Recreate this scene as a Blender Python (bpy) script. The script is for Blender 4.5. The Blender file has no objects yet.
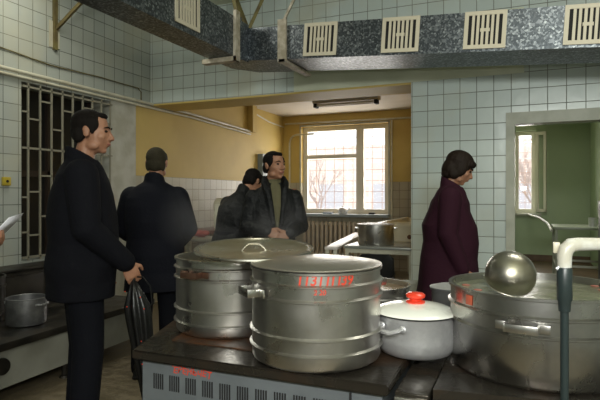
import bpy, bmesh, math, random
from mathutils import Vector, Matrix, noise
random.seed(7)
SC = bpy.context.scene
COL = SC.collection
PI = math.pi
# ------------------------------------------------------------------ camera, world, lights
F = 520.0; HZ = 195.0; CH = 1.32
TH = math.atan(222.0 / F); S_, C_ = math.sin(TH), math.cos(TH)
cd = bpy.data.cameras.new('camera'); cam = bpy.data.objects.new('camera', cd); COL.objects.link(cam)
cd.sensor_width = 36; cd.lens = 36 * F / 600; cd.shift_y = -(200 - HZ) / 600
cam.location = (0, 0, CH); cam.rotation_euler = (PI / 2, 0, TH)
cd.clip_start = 0.05
SC.camera = cam
SC.view_settings.view_transform = 'Standard'; SC.view_settings.look = 'None'
SC.view_settings.gamma = 1; SC.view_settings.use_curve_mapping = False
SC.view_settings.exposure = 0.0

W = bpy.data.worlds.new('world'); SC.world = W; W.use_nodes = True
bgn = W.node_tree.nodes['Background']
bgn.inputs[0].default_value = (0.93, 0.96, 1.0, 1); bgn.inputs[1].default_value = 2.3

def area(name, loc, rot, sx, sy, power, col=(1, 1, 1)):
    l = bpy.data.lights.new(name, 'AREA'); l.shape = 'RECTANGLE'; l.size = sx; l.size_y = sy
    l.energy = power; l.color = col
    o = bpy.data.objects.new(name, l); COL.objects.link(o); o.location = loc; o.rotation_euler = rot
    return o
FL = (1.0, 0.98, 0.84)
area('ceiling_tube_light', (-3.3, 3.1, 3.4), (0, 0, 0), 1.0, 0.2, 17, FL)
area('ceiling_tube_light', (0.6, 2.6, 3.4), (0, 0, 0), 1.2, 0.2, 22, FL)
area('added_front_fill', (0.9, -1.8, 2.6), (math.radians(80), 0, math.radians(-4)), 2.2, 0.4, 125, (0.97, 1.0, 0.93))  # broad fill added behind the camera, no known fixture there
area('camera_flash', (0.05, -.05, 1.6), (math.radians(84), 0, math.radians(14)), .2, .14, 12, (1, .98, .95))
area('window_daylight', (-2.96, 9.35, 1.85), (-PI / 2, 0, 0), 1.6, 1.6, 62, (1.0, 0.95, 0.86))
area('window_daylight', (0.05, 11.9, 1.85), (-PI / 2, 0, 0), 1.0, 1.5, 60, (1.0, 0.95, 0.88))
area('added_green_room_fill', (0.4, 8.2, 2.72), (0, 0, 0), .9, 0.3, 22, FL)  # added unseen fill that brightens the green walls

# ------------------------------------------------------------------ helpers
def P(px, d, z=0.0):
    "a point d metres deep along the viewing direction, under picture column px"
    x = (px - 300) / F * d
    return Vector((-S_ * d + C_ * x, C_ * d + S_ * x, z))
def ZZ(py, d): return CH + (HZ - py) / F * d
def onX(px, X):
    x = (px - 300) / F; d = X / (-S_ + C_ * x); return d * (C_ + S_ * x), d
def onY(px, Y):
    x = (px - 300) / F; d = Y / (C_ + S_ * x); return d * (-S_ + C_ * x), d

def nt(m): return m.node_tree.nodes, m.node_tree.links
def mat(name, col, rough=0.5, metal=0.0, col2=None, scale=8.0, detail=6, bump=0.0, bscale=None, spec=0.5,
        stretch=(1, 1, 1), lo=0.4, hi=0.6, rvar=0.0, coat=0.0):
    m = bpy.data.materials.new(name); m.use_nodes = True
    n, l = nt(m); b = n['Principled BSDF']
    b.inputs['Base Color'].default_value = (*col, 1); b.inputs['Roughness'].default_value = rough
    b.inputs['Metallic'].default_value = metal; b.inputs['Specular IOR Level'].default_value = spec
    if coat: b.inputs['Coat Weight'].default_value = coat; b.inputs['Coat Roughness'].default_value = .12
    tc = n.new('ShaderNodeTexCoord'); mp = n.new('ShaderNodeMapping'); mp.inputs['Scale'].default_value = stretch
    l.new(tc.outputs['Object'], mp.inputs[0])
    nz = n.new('ShaderNodeTexNoise'); nz.inputs['Scale'].default_value = scale; nz.inputs['Detail'].default_value = detail
    l.new(mp.outputs[0], nz.inputs['Vector'])
    if col2:
        r = n.new('ShaderNodeValToRGB'); r.color_ramp.elements[0].position = lo; r.color_ramp.elements[1].position = hi
        r.color_ramp.elements[0].color = (*col, 1); r.color_ramp.elements[1].color = (*col2, 1)
        l.new(nz.outputs[0], r.inputs[0]); l.new(r.outputs[0], b.inputs['Base Color'])
    if rvar:
        mr = n.new('ShaderNodeMapRange'); mr.inputs[1].default_value = .3; mr.inputs[2].default_value = .7
        mr.inputs[3].default_value = max(0.02, rough - rvar); mr.inputs[4].default_value = rough + rvar
        l.new(nz.outputs[0], mr.inputs[0]); l.new(mr.outputs[0], b.inputs['Roughness'])
    if bump:
        n2 = n.new('ShaderNodeTexNoise'); n2.inputs['Scale'].default_value = bscale or scale; n2.inputs['Detail'].default_value = 8
        l.new(mp.outputs[0], n2.inputs['Vector'])
        bp = n.new('ShaderNodeBump'); bp.inputs['Strength'].default_value = bump; bp.inputs['Distance'].default_value = .01
        l.new(n2.outputs[0], bp.inputs['Height']); l.new(bp.outputs[0], b.inputs['Normal'])
    return m

def tile_mat(name, axis, c1, c2, grout, size=.15, phase=(0, 0), mortar=.0035, rough=.22, wear=(.55, .52, .38)):
    m = bpy.data.materials.new(name); m.use_nodes = True
    n, l = nt(m); b = n['Principled BSDF']
    tc = n.new('ShaderNodeTexCoord'); sp = n.new('ShaderNodeSeparateXYZ'); cb = n.new('ShaderNodeCombineXYZ')
    l.new(tc.outputs['Object'], sp.inputs[0]); l.new(sp.outputs[axis], cb.inputs[0]); l.new(sp.outputs['Z'], cb.inputs[1])
    mp = n.new('ShaderNodeMapping'); mp.inputs['Location'].default_value = (-phase[0] + 30 * size, -phase[1] + 10 * size, 0)
    l.new(cb.outputs[0], mp.inputs[0])
    br = n.new('ShaderNodeTexBrick'); br.offset = 0; br.squash = 1
    br.inputs['Scale'].default_value = 1; br.inputs['Brick Width'].default_value = size; br.inputs['Row Height'].default_value = size
    br.inputs['Mortar Size'].default_value = mortar; br.inputs['Mortar Smooth'].default_value = .2
    br.inputs['Color1'].default_value = (*c1, 1); br.inputs['Color2'].default_value = (*c2, 1); br.inputs['Mortar'].default_value = (*grout, 1)
    l.new(mp.outputs[0], br.inputs['Vector'])
    nz = n.new('ShaderNodeTexNoise'); nz.inputs['Scale'].default_value = 1.6; nz.inputs['Detail'].default_value = 5
    l.new(tc.outputs['Object'], nz.inputs['Vector'])
    r = n.new('ShaderNodeValToRGB'); r.color_ramp.elements[0].position = .5; r.color_ramp.elements[1].position = .8
    r.color_ramp.elements[0].color = (0, 0, 0, 1); r.color_ramp.elements[1].color = (.7, .7, .7, 1)
    l.new(nz.outputs[0], r.inputs[0])
    mx = n.new('ShaderNodeMixRGB'); mx.inputs[2].default_value = (*wear, 1)
    l.new(r.outputs[0], mx.inputs[0]); l.new(br.outputs['Color'], mx.inputs[1]); l.new(mx.outputs[0], b.inputs['Base Color'])
    mr = n.new('ShaderNodeMapRange'); mr.inputs[3].default_value = rough; mr.inputs[4].default_value = .85
    l.new(br.outputs['Fac'], mr.inputs[0]); l.new(mr.outputs[0], b.inputs['Roughness'])
    inv = n.new('ShaderNodeMath'); inv.operation = 'SUBTRACT'; inv.inputs[0].default_value = 1; l.new(br.outputs['Fac'], inv.inputs[1])
    n3 = n.new('ShaderNodeTexNoise'); n3.inputs['Scale'].default_value = 7; l.new(tc.outputs['Object'], n3.inputs['Vector'])
    ad = n.new('ShaderNodeMath'); ad.operation = 'MULTIPLY_ADD'; ad.inputs[1].default_value = .8
    l.new(n3.outputs[0], ad.inputs[0]); l.new(inv.outputs[0], ad.inputs[2])
    bp = n.new('ShaderNodeBump'); bp.inputs['Strength'].default_value = .5; bp.inputs['Distance'].default_value = .004
    l.new(ad.outputs[0], bp.inputs['Height']); l.new(bp.outputs[0], b.inputs['Normal'])
    return m

def spangle(name):
    m = mat(name, (.2, .22, .25), .4, .85)
    n, l = nt(m); b = n['Principled BSDF']
    tc = n.new('ShaderNodeTexCoord')
    v = n.new('ShaderNodeTexVoronoi'); v.inputs['Scale'].default_value = 75; l.new(tc.outputs['Object'], v.inputs['Vector'])
    nz = n.new('ShaderNodeTexNoise'); nz.inputs['Scale'].default_value = 9; nz.inputs['Detail'].default_value = 5; l.new(tc.outputs['Object'], nz.inputs['Vector'])
    sp = n.new('ShaderNodeSeparateColor'); l.new(v.outputs['Color'], sp.inputs[0])
    ad = n.new('ShaderNodeMath'); ad.operation = 'MULTIPLY_ADD'; ad.inputs[1].default_value = .5
    l.new(nz.outputs[0], ad.inputs[0]); l.new(sp.outputs[0], ad.inputs[2])
    r = n.new('ShaderNodeValToRGB'); e = r.color_ramp.elements
    e[0].position = .35; e[0].color = (.075, .085, .095, 1); e[1].position = 1.2; e[1].color = (.42, .45, .47, 1)
    k = e.new(.85); k.color = (.115, .13, .145, 1)
    k = e.new(1.0); k.color = (.2, .22, .24, 1)
    l.new(ad.outputs[0], r.inputs[0]); l.new(r.outputs[0], b.inputs['Base Color'])
    return m

class MB:
    def __init__(self): self.b = bmesh.new()
    def box(self, c, s, rz=0, bev=0, M=None):
        m4 = Matrix.Translation(c) @ Matrix.Rotation(rz, 4, 'Z')
        if M is not None: m4 = Matrix.Translation(c) @ M.to_4x4()
        r = bmesh.ops.create_cube(self.b, size=1, matrix=m4 @ Matrix.Diagonal((*s, 1)))
        if bev:
            es = set(e for v in r['verts'] for e in v.link_edges)
            bmesh.ops.bevel(self.b, geom=list(es), offset=bev, segments=2, affect='EDGES', profile=.5)
        return self
    def bx(self, x0, x1, y0, y1, z0, z1, bev=0):
        return self.box(((x0 + x1) / 2, (y0 + y1) / 2, (z0 + z1) / 2), (abs(x1 - x0), abs(y1 - y0), abs(z1 - z0)), 0, bev)
    def beam(self, p, q, w, h, up=(0, 0, 1)):
        p, q = Vector(p), Vector(q); d = q - p; L = d.length
        if L < 1e-6: return self
        y = d / L; x = y.cross(Vector(up))
        if x.length < 1e-4: x = y.cross(Vector((1, 0, 0)))
        x.normalize(); z = x.cross(y)
        return self.box((p + q) / 2, (w, L, h), M=Matrix((x, y, z)).transposed())
    def lathe(self, prof, seg=48, c=(0, 0, 0)):
        c = Vector(c); rings = []
        for r, z in prof:
            if r < 1e-6: rings.append([self.b.verts.new(c + Vector((0, 0, z)))])
            else: rings.append([self.b.verts.new(c + Vector((r * math.cos(2 * PI * i / seg), r * math.sin(2 * PI * i / seg), z))) for i in range(seg)])
        for a, b in zip(rings, rings[1:]):
            if len(a) == 1 and len(b) == 1: continue
            for i in range(seg):
                j = (i + 1) % seg
                if len(a) == 1: self.b.faces.new((a[0], b[j], b[i]))
                elif len(b) == 1: self.b.faces.new((a[i], a[j], b[0]))
                else: self.b.faces.new((a[i], a[j], b[j], b[i]))
        return self
    def tube(self, pts, r, seg=10, caps=True):
        pts = [Vector(p) for p in pts]; n = len(pts)
        rr = r if isinstance(r, (list, tuple)) else [r] * n
        up = None; rings = []
        for i, p in enumerate(pts):
            t = (pts[min(i + 1, n - 1)] - pts[max(i - 1, 0)]).normalized()
            if up is None:
                up = t.orthogonal().normalized()
            else:
                up = (up - t * up.dot(t))
                up = up.normalized() if up.length > 1e-5 else t.orthogonal().normalized()
            s = t.cross(up)
            rings.append([self.b.verts.new(p + (up * math.cos(2 * PI * k / seg) + s * math.sin(2 * PI * k / seg)) * rr[i]) for k in range(seg)])
        for a, b in zip(rings, rings[1:]):
            for k in range(seg):
                j = (k + 1) % seg; self.b.faces.new((a[k], a[j], b[j], b[k]))
        if caps:
            self.b.faces.new(rings[0][::-1]); self.b.faces.new(rings[-1])
        return self
    def ell(self, c, r, M=None, u=16, v=10):
        m4 = Matrix.Translation(c)
        if M is not None: m4 = m4 @ M.to_4x4()
        rr = r if isinstance(r, (list, tuple)) else (r, r, r)
        bmesh.ops.create_uvsphere(self.b, u_segments=u, v_segments=v, radius=1, matrix=m4 @ Matrix.Diagonal((*rr, 1)))
        return self
    def cap(self, p, q, r1, r2=None, seg=12):
        r2 = r1 if r2 is None else r2
        self.tube([p, q], [r1, r2], seg)
        self.ell(p, r1, u=12, v=8); self.ell(q, r2, u=12, v=8)
        return self
    def loft(self, rings, seg=28, power=2.0, wave=None):
        "rings: (centre, sidewise vector, forward vector): ends are closed"
        rs = []
        for ri, (c, sx, fy) in enumerate(rings):
            c, sx, fy = Vector(c), Vector(sx), Vector(fy); row = []
            for k in range(seg):
                a = 2 * PI * k / seg; ca, sa = math.cos(a), math.sin(a)
                ca = math.copysign(abs(ca) ** (2 / power), ca); sa = math.copysign(abs(sa) ** (2 / power), sa)
                w = 1 + (wave(ri, a) if wave else 0)
                row.append(self.b.verts.new(c + (sx * ca + fy * sa) * w))
            rs.append(row)
        for a, b in zip(rs, rs[1:]):
            for k in range(seg):
                j = (k + 1) % seg; self.b.faces.new((a[k], a[j], b[j], b[k]))
        self.b.faces.new(rs[0][::-1]); self.b.faces.new(rs[-1])
        return self
    def prism(self, poly, z0, z1):
        n = len(poly)
        zz0 = z0 if isinstance(z0, (list, tuple)) else [z0] * n
        zz1 = z1 if isinstance(z1, (list, tuple)) else [z1] * n
        a = [self.b.verts.new((x, y, zz0[i])) for i, (x, y) in enumerate(poly)]
        b = [self.b.verts.new((x, y, zz1[i])) for i, (x, y) in enumerate(poly)]
        self.b.faces.new(a[::-1]); self.b.faces.new(b)
        for i in range(n):
            j = (i + 1) % n; self.b.faces.new((a[i], a[j], b[j], b[i]))
        return self
    def quad(self, *pts):
        self.b.faces.new([self.b.verts.new(p) for p in pts]); return self
    def build(self, name, m, parent=None, loc=None, rot=None, smooth=True, angle=40):
        me = bpy.data.meshes.new(name)
        bmesh.ops.recalc_face_normals(self.b, faces=self.b.faces)
        for e in self.b.edges:
            if len(e.link_faces) == 2 and e.calc_face_angle(0) > math.radians(angle): e.smooth = False
        for f in self.b.faces: f.smooth = smooth
        self.b.to_mesh(me); self.b.free()
        me.materials.append(m)
        o = bpy.data.objects.new(name, me); COL.objects.link(o)
        if parent: o.parent = parent
        if loc is not None: o.location = loc
        if rot is not None: o.rotation_euler = rot
        return o
    def blob(self, name, m, parent=None, vox=.006, it=4, fac=.5):
        "fuse all closed shapes into one continuous skin"
        bmesh.ops.recalc_face_normals(self.b, faces=self.b.faces)
        me = bpy.data.meshes.new(name); self.b.to_mesh(me); self.b.free()
        t = bpy.data.objects.new('temporary', me); COL.objects.link(t)
        r = t.modifiers.new('r', 'REMESH'); r.mode = 'VOXEL'; r.voxel_size = vox; r.use_smooth_shade = True
        s = t.modifiers.new('s', 'SMOOTH'); s.factor = fac; s.iterations = it
        dg = bpy.context.evaluated_depsgraph_get()
        me2 = bpy.data.meshes.new_from_object(t.evaluated_get(dg)); me2.name = name
        bpy.data.objects.remove(t); bpy.data.meshes.remove(me)
        for p in me2.polygons: p.use_smooth = True
        me2.materials.clear(); me2.materials.append(m)
        o = bpy.data.objects.new(name, me2); COL.objects.link(o)
        if parent: o.parent = parent
        return o

def tag(o, label=None, cat=None, group=None, kind=None):
    if label: o['label'] = label
    if cat: o['category'] = cat
    if group: o['group'] = group
    if kind: o['kind'] = kind
    return o
def thing(name, label, cat, loc=(0, 0, 0), rz=0, group=None):
    o = bpy.data.objects.new(name, None); COL.objects.link(o)
    o.empty_display_size = .1
    o.location = loc; o.rotation_euler = (0, 0, rz)
    return tag(o, label, cat, group)
def struct(name, mb, m, parent=None):
    o = mb.build(name, m, parent)
    if not parent: tag(o, kind='structure')
    return o
def copy_tree(o, parent=None):
    c = o.copy(); COL.objects.link(c)
    if parent: c.parent = parent
    for ch in [x for x in COL.objects if x.parent == o]: copy_tree(ch, c)
    return c
def text_on(body, size, mapf, name, m, parent):
    "paint strokes shaped as writing, wrapped with mapf(x, z) -> point"
    cu = bpy.data.curves.new('t', 'FONT'); cu.body = body; cu.size = size; cu.align_x = 'CENTER'; cu.offset = size * .022; cu.shear = .15
    t = bpy.data.objects.new('t', cu); COL.objects.link(t)
    dg = bpy.context.evaluated_depsgraph_get()
    me = bpy.data.meshes.new_from_object(t.evaluated_get(dg)); bpy.data.objects.remove(t)
    for v in me.vertices: v.co = mapf(v.co.x, v.co.y)
    me.name = name; me.materials.clear(); me.materials.append(m)
    o = bpy.data.objects.new(name, me); COL.objects.link(o); o.parent = parent
    return o

# ------------------------------------------------------------------ materials
XL = -4.17; YB = 5.12; HB = 2.41; YT = YB + .45; CZ = 3.5
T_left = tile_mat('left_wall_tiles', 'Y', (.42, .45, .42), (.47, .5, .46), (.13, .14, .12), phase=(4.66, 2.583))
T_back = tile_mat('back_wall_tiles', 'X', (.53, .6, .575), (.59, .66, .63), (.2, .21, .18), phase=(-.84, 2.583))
T_far = tile_mat('far_room_tiles_x', 'X', (.34, .3, .22), (.4, .36, .27), (.18, .14, .1), phase=(0, 1.55), rough=.35)
T_fary = tile_mat('far_room_tiles_y', 'Y', (.36, .33, .25), (.43, .4, .31), (.2, .17, .12), phase=(0, 1.55), rough=.35)
plaster_cream = mat('cream_greenish_plaster', (.6, .63, .48), .55, col2=(.67, .69, .54), scale=2.5, bump=.2, bscale=20)
yellow = mat('ochre_yellow_wall_paint', (.6, .44, .13), .6, col2=(.54, .385, .11), scale=1.5, bump=.15, bscale=15)
white_paint = mat('old_white_paint', (.5, .5, .44), .5, col2=(.4, .39, .32), scale=5, bump=.15, bscale=30)
cream_paint = mat('cream_gloss_paint', (.6, .58, .46), .4, col2=(.5, .46, .34), scale=7, lo=.45, hi=.7)
green = mat('green_wall_paint', (.32, .4, .25), .55, col2=(.36, .44, .28), scale=1.2, bump=.1, bscale=15)
ceil_m = mat('whitewash_ceiling', (.66, .6, .52), .8, col2=(.6, .54, .45), scale=2)
floor_m = mat('worn_concrete_tile_floor', (.15, .12, .075), .5, col2=(.21, .17, .11), scale=14, detail=10, bump=.4, bscale=60, rvar=.15)
brown_floor = mat('brown_board_floor', (.14, .085, .045), .5, col2=(.1, .06, .035), scale=3)
duct_m = spangle('galvanised_steel')
grille_m = mat('ivory_plastic', (.66, .6, .46), .45)
dark_m = mat('black_void', (.01, .01, .01), .8)
olive_m = mat('olive_painted_iron', (.2, .17, .06), .5, col2=(.13, .1, .04), scale=12)
angle_m = mat('cream_painted_angle_iron', (.6, .54, .44), .5, col2=(.38, .33, .24), scale=15)
bar_m = mat('beige_painted_bars', (.27, .255, .195), .45)
steel = mat('worn_stainless_steel', (.64, .62, .59), .32, 1.0, col2=(.5, .485, .455), scale=10, rvar=.08, bump=.03, bscale=40)
steel_br = mat('polished_steel', (.6, .59, .56), .28, 1.0, col2=(.45, .43, .38), scale=5, rvar=.06)
steel_lid = mat('lid_steel', (.5, .48, .43), .36, .9, col2=(.42, .4, .35), scale=6, rvar=.08)
alu = mat('matte_aluminium', (.62, .62, .63), .48, .75, col2=(.54, .54, .55), scale=30, rvar=.06, bump=.06, bscale=90)
alu_dark = mat('dull_aluminium', (.2, .2, .2), .5, .7, col2=(.14, .14, .14), scale=12)
enamel = mat('white_enamel', (.82, .83, .76), .15, col2=(.5, .5, .42), scale=12, lo=.6, hi=.8, coat=.4)
red_pl = mat('red_plastic', (.75, .05, .02), .25, coat=.5)
red_paint = mat('red_paint', (.6, .06, .03), .5)
def stove_top_mat():
    m = mat('greasy_stove_plate', (.05, .043, .034), .28, .65, col2=(.1, .055, .03), scale=5, lo=.5, hi=.72, bump=.25, bscale=30, rvar=.14)
    return m
plate_m = stove_top_mat()
plate_edge = mat('burnt_steel_edge', (.1, .08, .055), .4, .6, col2=(.2, .16, .12), scale=9)
panel_m = mat('grey_blue_steel_panel', (.19, .21, .225), .42, .35, col2=(.14, .155, .165), scale=4, rvar=.1, bump=.05, bscale=30)
panel_w = mat('pale_enamel_panel', (.34, .34, .3), .4, col2=(.26, .26, .22), scale=3)
iron_dark = mat('dark_oily_iron', (.02, .019, .017), .45, .4, col2=(.045, .038, .03), scale=6, rvar=.15)
coat_black = mat('black_wool_cloth', (.006, .0062, .009), .9, bump=.3, bscale=70, spec=.15)
coat_navy = mat('dark_navy_wool_cloth', (.005, .0055, .01), .85, bump=.3, bscale=60, spec=.2)
trouser_m = mat('navy_trouser_cloth', (.004, .0045, .008), .85, bump=.25, bscale=60, spec=.2)
puffer_m = mat('black_nylon', (.005, .006, .007), .55, bump=.9, bscale=13, spec=.3)
puffer_m.node_tree.nodes['Bump'].inputs['Distance'].default_value = .04
leather_m = mat('black_leather', (.006, .006, .006), .35, bump=.2, bscale=60)
burg = mat('burgundy_wool_cloth', (.028, .006, .014), .85, bump=.3, bscale=50, spec=.2)
skin = mat('skin', (.33, .155, .09), .5, col2=(.38, .19, .115), scale=18, bump=.08, bscale=120)
hair_d = mat('dark_brown_hair', (.006, .004, .003), .8, spec=.2, bump=.5, bscale=45, stretch=(1, 1, .2))
hair_g = mat('greying_brown_hair', (.035, .03, .018), .85, spec=.2, bump=.5, bscale=80)
hair_w = mat('dark_chestnut_hair', (.012, .006, .003), .7, spec=.25, bump=.6, bscale=45, stretch=(1, 1, .25))
shirt_m = mat('olive_knit', (.11, .1, .05), .8, bump=.3, bscale=80)
eye_m = mat('eye_dark', (.02, .012, .01), .15)
lip_m = mat('lips', (.3, .1, .08), .5)
paper_m = mat('white_paper', (.6, .6, .64), .7)

# ------------------------------------------------------------------ main room shell
XR = 2.6; YF = -2.2
struct('floor', MB().bx(XL - .3, XR + .2, YF - .2, 13, -.1, 0), floor_m)
struct('ceiling', MB().bx(XL - .3, XR + .2, YF - .2, YT, CZ, CZ + .1), plaster_cream)
wy0, wy1, wz0, wz1 = 3.34, 4.46, .72, 2.35      # barred window in the left wall
b = MB(); b.bx(XL - .35, XL, YF - .2, wy0, 0, CZ).bx(XL - .35, XL, wy0, wy1, wz1, CZ).bx(XL - .35, XL, wy0, wy1, 0, wz0)
b.bx(XL - .35, XL, wy1, YT, 2.39, CZ)
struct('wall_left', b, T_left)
struct('trim_1', MB().bx(XL - .35, XL - .001, wy1, 4.86, 0, 2.39), white_paint)
# back wall: header over the wide opening, tiled pier, door
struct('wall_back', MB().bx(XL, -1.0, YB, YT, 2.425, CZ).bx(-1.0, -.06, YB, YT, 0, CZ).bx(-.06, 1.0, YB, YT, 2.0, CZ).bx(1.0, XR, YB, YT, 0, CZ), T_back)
struct('trim_2', MB().bx(XL, -1.0, YB - .003, YT + .003, 2.405, 2.425), yellow)
struct('trim_3', MB().bx(onY(294, YB)[0], onY(524, YB)[0], YB - .006, YB, 2.426, 3.02), plaster_cream)
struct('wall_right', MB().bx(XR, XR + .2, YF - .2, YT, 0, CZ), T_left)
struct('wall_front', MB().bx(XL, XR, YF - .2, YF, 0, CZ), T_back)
# door frame of the green room
fr = MB(); fr.bx(-.135, -.06, YB - .02, YB + .1, 0, 2.07).bx(1.0, 1.075, YB - .02, YB + .1, 0, 2.07).bx(-.06, 1.0, YB - .02, YB + .1, 1.965, 2.07)
o = struct('door_1', fr, mat('door_frame_paint', (.45, .46, .38), .45, col2=(.38, .39, .31), scale=6))

# ------------------------------------------------------------------ far yellow room and green room
YW = 8.96; FC = 2.8; YG = 11.5
b = MB(); b.bx(XL - .35, XL, 4.86, YW + .3, 1.55, 2.39).bx(XL - .35, XL, YT, YW + .3, 2.39, FC)
struct('wall_left', b, yellow)
struct('trim_4', MB().bx(XL - .35, XL, 4.86, YW + .3, 0, 1.55), T_fary)
x0, x1, z0, z1 = -3.80, -2.15, .98, 2.59
struct('wall_far', MB().bx(XL, x0, YW, YW + .3, 1.55, FC).bx(x1, -.9, YW, YW + .3, 1.55, FC).bx(x0, x1, YW, YW + .3, z1, FC), yellow)
struct('trim_5', MB().bx(XL, x0, YW, YW + .3, 0, 1.55).bx(x1, -.9, YW, YW + .3, 0, 1.55).bx(x0, x1, YW, YW + .3, 0, z0), T_far)
struct('ceiling', MB().bx(XL, -.9, YT, YW + .1, FC, FC + .1), ceil_m)
struct('wall_right', MB().bx(-1.02, -.9, YT, YW + .3, 0, FC), yellow)
struct('wall_left', MB().bx(-.9, -.8, YT, YG, 0, FC), green)
struct('ceiling', MB().bx(-.9, 1.9, YT, YG, FC, FC + .1), ceil_m)
gx0, gx1, gz0, gz1 = -.75, onY(536, YG)[0], .95, 2.62
struct('wall_far', MB().bx(-.9, gx0, YG, YG + .3, 0, FC).bx(gx1, 1.37, YG, YG + .3, 0, FC).bx(gx0, gx1, YG, YG + .3, 0, gz0).bx(gx0, gx1, YG, YG + .3, gz1, FC), green)
struct('wall_right', MB().bx(1.22, 1.37, YT, YG, 0, FC), green)
struct('floor', MB().bx(-.8, 1.22, YT, YG, 0, .006), brown_floor)

def window(name, X0, X1, Z0, Z1, Y, mull, trans, lattice):
    f = MB(); w = .085
    for a, c in ((X0, X0 + w), (X1 - w, X1)): f.bx(a, c, Y, Y + .07, Z0, Z1)
    f.bx(X0 + .001, X1 - .001, Y - .002, Y + .072, Z0 + .001, Z0 + w).bx(X0 + .001, X1 - .001, Y - .002, Y + .072, Z1 - w, Z1 - .001)
    for m_ in mull: f.bx(m_ - .07, m_ + .07, Y - .006, Y + .076, Z0 + .002, Z1 - .002)
    for (a, c, z) in trans: f.bx(a + .002, c, Y - .004, Y + .074, z - .035, z + .035)
    o = tag(f.build(name, window_m), kind='structure')
    g = MB()
    n = int((X1 - X0) / .17)
    for i in range(1, n): x = X0 + (X1 - X0) * i / n; g.bx(x - .004, x + .004, Y + .2, Y + .208, Z0, Z1)
    n = int((Z1 - Z0) / .2)
    for i in range(1, n): z = Z0 + (Z1 - Z0) * i / n; g.bx(X0, X1, Y + .208, Y + .216, z - .004, z + .004)
    g.build('window_bars', lattice_m, o)
    MB().bx(X0 + w, X1 - w, Y + .03, Y + .034, Z0 + w, Z1 - w).build('window_pane', glass_m, o)
    return o
window_m = mat('window_frame_paint', (.72, .68, .58), .45)
lattice_m = mat('rusty_lattice', (.35, .2, .14), .6)
glass_m = bpy.data.materials.new('clear_glass'); glass_m.use_nodes = True
n, l = nt(glass_m); b_ = n['Principled BSDF']
tr = n.new('ShaderNodeBsdfTransparent'); gl = n.new('ShaderNodeBsdfGlossy'); gl.inputs['Roughness'].default_value = .02
ms = n.new('ShaderNodeMixShader'); ms.inputs[0].default_value = .06
l.new(tr.outputs[0], ms.inputs[1]); l.new(gl.outputs[0], ms.inputs[2]); l.new(ms.outputs[0], n['Material Output'].inputs[0]); n.remove(b_)
xm = onY(360, YW + .1)[0]
window('window_2', x0, x1, z0, z1, YW + .1, [xm], [(x0, xm, 2.03)], True)
rv = MB(); rv.bx(x0 - .03, x0, YW - .012, YW + .0, z0, z1 + .03).bx(x1, x1 + .03, YW - .012, YW, z0, z1 + .03).bx(x0 - .03, x1 + .03, YW - .012, YW, z1, z1 + .03)
struct('trim_6', rv, white_paint)
window('window_3', gx0, gx1, gz0, gz1, YG + .1, [gx0 + .62], [], True)
# open casement leaf of the green room window
cm = MB(); cm.bx(0, .05, -.04, 0, 0, 1.6).bx(.15, .2, -.04, 0, 0, 1.6).bx(0, .2, -.04, 0, 0, .06).bx(0, .2, -.04, 0, 1.54, 1.6)
cs = cm.build('window_sash', window_m, None, (gx1 + .01, YG - .03, .98), (0, 0, math.radians(-25))); tag(cs, kind='structure')
MB().bx(.05, .15, -.025, -.02, .06, 1.54).build('window_pane', glass_m, cs)
struct('trim_7', MB().bx(gx0 - .1, gx1 + .1, YG - .12, YG + .02, gz0 - .04, gz0), white_paint)
struct('trim_8', MB().bx(x0 - .1, x1 + .05, YW - .22, YW + .1, z0 - .05, z0), mat('blue_grey_sill_paint', (.33, .38, .42), .4))
struct('baseboard_far', MB().bx(-.8, 1.22, YG - .02, YG, 0, .12), brown_floor)
struct('baseboard_left', MB().bx(XL, XL + .02, 4.9, YW, 0, .1), cream_paint)

# barred window, left wall: dark recess
w1 = struct('window_1', MB().bx(XL - .33, XL - .3, wy0, wy1, wz0, wz1), mat('dark_shaft_pane', (.012, .011, .01), .3))  # darkness of the unlit shaft behind is put into the pane colour
MB().bx(XL - .30, XL - .26, wy0, wy0 + .05, wz0, wz1).bx(XL - .30, XL - .26, wy1 - .05, wy1, wz0, wz1).bx(XL - .3, XL - .26, wy0, wy1, 1.5, 1.56).bx(XL - .3, XL - .26, 3.85, 3.9, wz0, wz1).build('window_frame', mat('brown_frame', (.035, .022, .015), .5), w1)
g = MB(); X = XL + .012; r_ = .0075
ys = [wy0 + .06 + i * (wy1 - .03 - wy0 - .06) / 8 for i in range(9)]
midz = 1.75
for z in (wz0 + .03, midz, wz1 - .04): g.bx(X - r_, X + r_, wy0 - .0, wy1, z - r_ * 1.2, z + r_ * 1.2)
for i, y in enumerate(ys):
    g.bx(X - r_, X + r_, y - r_, y + r_, wz0, wz1)
hts = [(.95, 1.35), (1.12, 1.5), (.9, 1.02), (1.2, 1.6), (1.0, 1.45), (1.15, 1.55), (.92, 1.4), (1.1, 1.5)]
up = [2.02, 2.2, 1.95, 2.15, 2.0, 2.22, 1.93, 2.1]
prev = wy0
for i, y in enumerate(ys[1:]):
    for z in (*hts[i], up[i]): g.bx(X - r_, X + r_, ys[i], y, z - r_, z + r_)
for z in (2.08, 1.3, .98): g.bx(X - r_, X + r_, wy0, ys[0], z - r_, z + r_)
grl = g.build('window_grille', bar_m); tag(grl, 'beige welded bar grille over the dark window in the tiled left wall', 'window grille')

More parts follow.
